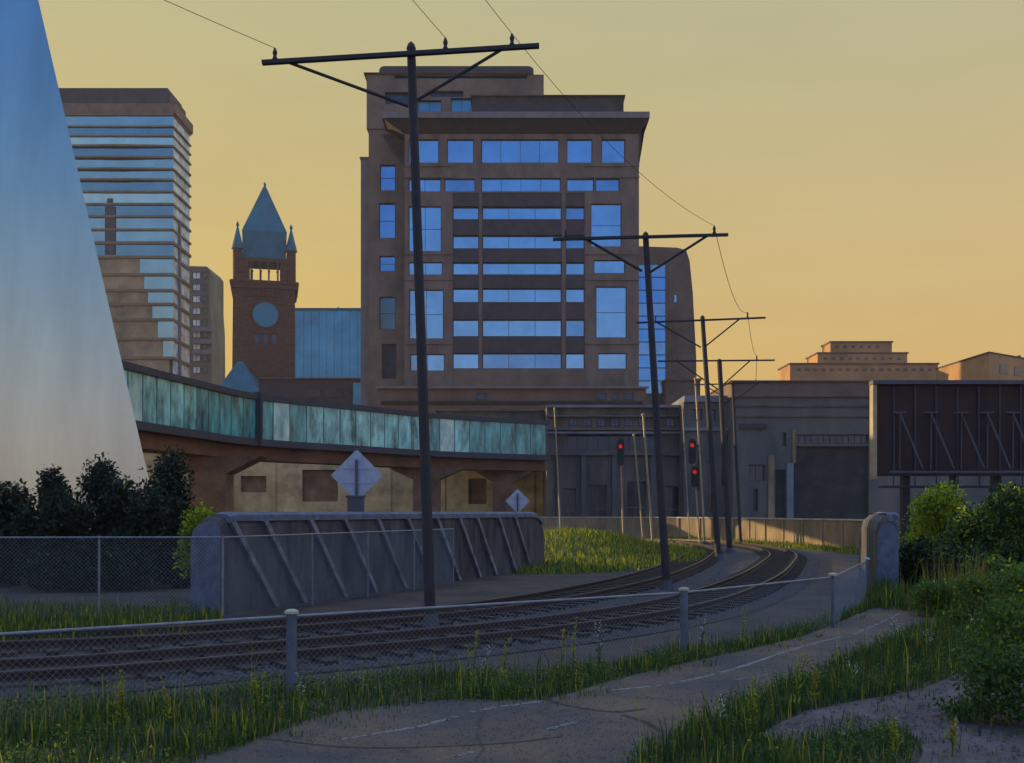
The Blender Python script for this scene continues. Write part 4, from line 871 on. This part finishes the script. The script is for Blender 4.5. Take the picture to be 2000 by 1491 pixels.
# ------------------------------------------------------------------ station building in the middle
Y = 118.; r = thing('station_building', 'long grey station building with dark window band where the bridge ends', 'building', (X(1200,Y), Y, 0))
x0, x1 = X(1068,Y), X(1345,Y); zt_ = Z(792,Y)
band = (X(1108,Y), X(1292,Y), Z(880,Y), Z(850,Y)); low = [(X(a,Y), X(b,Y), .2, Z(c_,Y)) for a, b, c_ in ((1100,1125,955),(1150,1185,948),(1225,1262,942),(1290,1330,950))]
MB().facade(x0, x1, 0, zt_, Y, [band]+low, .9).openbox(x0, x1, Y, Y+14, 0, zt_).obj('wall', M['bluegrey'], r)
window(r, *band, Y+.9, M['glass_dark'], nx=9, fw=.1)
for h_ in low: window(r, *h_, Y+.9, M['glass_dark'], nx=2, nz=2, fw=.1, fmat=M['mull'])
for y_, hh, m_ in ((792,5,'ledge'),(812,3,'bluegrey2'),(836,5,'bluegrey2'),(844,4,'ledge'),(884,6,'bluegrey2')):
    MB().box(x0-.1, x1+.1, Y-.5, Y-.004, Z(y_+hh,Y), Z(y_,Y)).obj('ledge', M[m_], r)
MB().box(X(845,Y), x0-.11, Y+6, Y+14, Z(884,Y), Z(794,Y)).box(X(842,Y), x0-.11, Y+5.6, Y+14.2, Z(794,Y), Z(789,Y)).obj('rear_block', M['bluegrey'], r)
for k in range(8):
    a = 1112+k*27; window(r, X(a,Y), X(a+16,Y), Z(834,Y), Z(818,Y), Y-.01, M['glass_dark'], 2, 1, .08)
for px in (1092,1140,1200,1275,1338): MB().box(X(px,Y)-.3, X(px,Y)+.3, Y-.35, Y-.006, 0, Z(890,Y)).obj('pilaster', M['bluegrey2'], r)
# link block
Y = 115.; r = thing('link_block', 'narrow pale grey block between the station and the wide slate wall', 'building', (X(1388,Y), Y, 0))
x0, x1 = X(1335,Y)+.01, X(1436,Y)
hol = [(X(a,Y), X(b,Y), Z(d_,Y), Z(c_,Y)) for a, b, c_, d_ in ((1350,1372,800,822),(1382,1398,800,822),(1352,1366,870,960),(1378,1392,900,1000),(1410,1424,850,950))]
MB().facade(x0, x1, 0, Z(786,Y), Y, hol, .5).openbox(x0, x1, Y, Y+12, 0, Z(786,Y)).obj('wall', M['bluegrey2'], r)
for h_ in hol: window(r, *h_, Y+.5, M['glass_dark'], 2, 2, .08)
MB().box(x0, x1, Y-.5, Y+12.2, Z(786,Y), Z(774,Y)).obj('parapet', M['ledge'], r)
MB().box(x0, x1, Y-.35, Y-.003, Z(842,Y), Z(836,Y)).obj('ledge', M['ledge'], r)
# wide slate warehouse
Y = 112.5; r = thing('slate_warehouse', 'wide slate blue warehouse with big dark shutter left of the billboard', 'building', (X(1600,Y), Y, 0))
x0, x1 = X(1431,Y), X(2150,Y); zt_ = Z(776,Y)
hol = [(X(a,Y), X(b,Y), Z(d_,Y), Z(c_,Y)) for a, b, c_, d_ in ((1550,1697,849,867),(1550,1697,872,1016),(1514,1534,918,1014),(1462,1494,908,940),(1528,1536,845,872),(1470,1480,955,1000))]
MB().facade(x0, x1, 0, zt_, Y, hol, .5).openbox(x0, x1, Y, Y+30, 0, zt_).obj('wall', M['bluegrey2'], r)
window(r, *hol[0], Y+.5, M['glass_dark'], nx=12, fw=.1)
sh = MB(); a, b, c_, d_ = hol[1]; nsl = 26
for k in range(nsl): z = c_+(d_-c_)*k/nsl; sh.add([(a,Y+.35,z),(b,Y+.35,z),(b,Y+.46,z+(d_-c_)/nsl),(a,Y+.46,z+(d_-c_)/nsl),(b,Y+.35,z+(d_-c_)/nsl),(a,Y+.35,z+(d_-c_)/nsl)], [(0,1,2,3),(3,2,4,5)])
sh.box(a, b, Y+.47, Y+.52, c_, d_); sh.obj('shutter', M['garage'], r)
dr = MB().box(hol[2][0], hol[2][1], Y+.4, Y+.48, hol[2][2], hol[2][3]).obj('door', M['garage'], r)
MB().box(hol[2][1]-.25, hol[2][1]-.15, Y+.3, Y+.399, 1.4, 1.6).obj('handle', M['strut'], dr)
MB().box(X(1536,Y), X(1549,Y), Y-.25, Y-.004, .1, Z(905,Y)).obj('door_surround', M['ledge'], r)
for h_ in hol[3:]: window(r, *h_, Y+.5, M['glass_dark'], 2, 1, .08)
MB().box(x0-.2, x1, Y-.35, Y+30.2, zt_, Z(747,Y)).obj('parapet', M['brownwall'], r)
MB().box(x0-.4, x1, Y-.6, Y+30.4, Z(747,Y), Z(744.5,Y)).obj('coping', M['brownwall'], r)
for y_, m_ in ((792,'bluegrey'),(812,'bluegrey'),(1016,'cap')): MB().box(x0-.05, x1, Y-.22, Y-.005, Z(y_+3,Y), Z(y_,Y)).obj('ledge', M[m_], r)
MB().box(X(1500,Y), X(1512,Y), Y-.2, Y-.006, 0, Z(890,Y)).box(X(1542,Y)+.3, X(1549,Y)+.3, Y-.15, Y-.007, Z(905,Y)+.02, Z(840,Y)).obj('pilaster', M['lowwall'], r)
MB().box(X(1444,Y), X(1497,Y), Y-.3, Y-.008, Z(838,Y), Z(828,Y)).obj('name_board', M['darkcap'], r)
# ------------------------------------------------------------------ far right skyline
Y = 262.; r = thing('stepped_building', 'tan building stepping up in three tiers with sunlit left ends', 'building', (X(1680,Y), Y, 0))
for a, b, t, bt, dy, dp in ((1543,1832,712,760,0,11),(1597,1772,690,712,1,9.5),(1622,1742,667,690,2,7)):
    MB().box(X(a,Y+dy), X(b,Y+dy), Y+dy, Y+dy+dp, Z(bt,Y) if bt < 750 else 0, Z(t,Y)-.0).obj('tier', M['gold'], r)
    MB().box(X(a,Y+dy)-.3, X(b,Y+dy)+.3, Y+dy-.3, Y+dy+dp+.3, Z(t,Y), Z(t,Y)+.35).obj('coping', M['brownwall'], r)
    k = 0
    for px in np.arange(a+14, b-14, 16): MB().box(X(px,Y), X(px+7,Y), Y+dy-.12, Y+dy-.002, Z(t+13,Y+dy), Z(t+8,Y+dy)).obj('window', M['brick_side'], r)
Y = 225.; r = thing('corner_building', 'brown flat roofed building with its corner towards us at the right edge', 'building', (X(1930,Y), Y, 0))
c0 = Vector((X(1932,Y), Y)); cl = Vector((X(1828,Y+26), Y+26)); cr = Vector((X(2090,Y+22), Y+22)); cbk = cl+cr-c0
MB().slab([tuple(c0), tuple(cr), tuple(cbk), tuple(cl)], 0, Z(690,Y)).obj('wall', M['gold'], r)
e = 1.01; cen_ = (c0+cr+cbk+cl)/4
MB().slab([tuple(cen_+(p-cen_)*e) for p in (c0,cr,cbk,cl)], Z(690,Y), Z(687,Y)).obj('coping', M['darkcap'], r)
for px_ in (1968,1990): MB().tube([(X(px_,Y+14),Y+14,Z(686,Y)),(X(px_,Y+14),Y+14,Z(682,Y)),(X(px_,Y+14),Y+14,Z(676,Y))], [.8,.5,.4], 8).obj('roof_vent', M['darkcap'], r)
for k in range(5):
    p = c0+(cr-c0)*(.12+k*.17); q = p+(cr-c0)*.09; nrm = Vector(((cr-c0).y, -(cr-c0).x)).normalized()*.06
    MB().obox(p+nrm, q+nrm, .1, Z(726,Y), Z(708,Y)).obj('window', M['glass_dark'], r)
# ------------------------------------------------------------------ billboard
Y = 46.; r = thing('billboard', 'big dark billboard seen from behind on steel posts at the right', 'billboard', (X(1860,Y), Y, 0))
x0, x1 = X(1706,Y), X(2110,Y); zz0, zz1 = Z(930,Y), Z(752,Y)
MB().box(x0+.12, x1, Y, Y+.25, zz0, zz1).obj('panel', M['bill'], r)
MB().box(x0-.06, x0+.117, Y-.12, Y+.33, zz0-.15, zz1+.1).obj('edge_trim', M['billtrim'], r)
MB().box(x0-.10, x1, Y-.25, Y+.3, zz1+.003, zz1+.18).obj('top_beam', M['strut'], r)
for k in range(10): x = x0+.9+k*.95; MB().box(x-.04, x+.04, Y-.06, Y-.002, zz0+.02, zz1-.02).obj('seam', M['darkcap'], r)
for px in (1757,1818,1877,1928,1978,2030):
    p = W(px,806,Y-.12); q = W(px+46,916,Y-.9); mb = MB(); mb.bar(p, q, .06, .06); mb.bar(p+Vector((-.32,0,0)), p+Vector((.32,0,0)), .08, .06); mb.bar(p+Vector((.02,-.0,0)), Vector((p.x,Y-.12,zz0+.3)), .05, .05); mb.obj('strut', M['strut'], r)
MB().bar((X(1738,Y-1),Y-1,Z(922,Y-1)), (x1,Y-1,Z(922,Y-1)), .09, .09).obj('catwalk_rail', M['strut'], r)
cw = MB(); cw.box(x0+.1, x1, Y-1.1, Y-.3, Z(953,Y-1), Z(949,Y-1))
for px in range(1745, 2100, 42): cw.bar((X(px,Y-1),Y-1,Z(949,Y-1)), (X(px,Y-1),Y-1,Z(922,Y-1)), .045, .045)
cw.obj('catwalk', M['pole'], r)
for px, wd in ((1775,.34),(1868,.24),(1953,.34),(2050,.34)): MB().box(X(px,Y)-wd/2, X(px,Y)+wd/2, Y+.28, Y+.28+wd, -.05, zz0+1.2).obj('post', M['pole'], r)

# ------------------------------------------------------------------ evening haze
hz = MB().box(-450, 450, -40, 480, -1.2, 150).obj('haze', bpy.data.materials.new('haze'))
hz['kind'] = 'stuff'; hm = hz.data.materials[0]; hm.use_nodes = True; hn = hm.node_tree.nodes; hn.remove(hn['Principled BSDF'])
pv = hn.new('ShaderNodeVolumePrincipled'); pv.inputs['Color'].default_value = (.86,.84,.86,1); pv.inputs['Density'].default_value = .00018; pv.inputs['Anisotropy'].default_value = 0
hm.node_tree.links.new(pv.outputs[0], hn['Material Output'].inputs['Volume'])
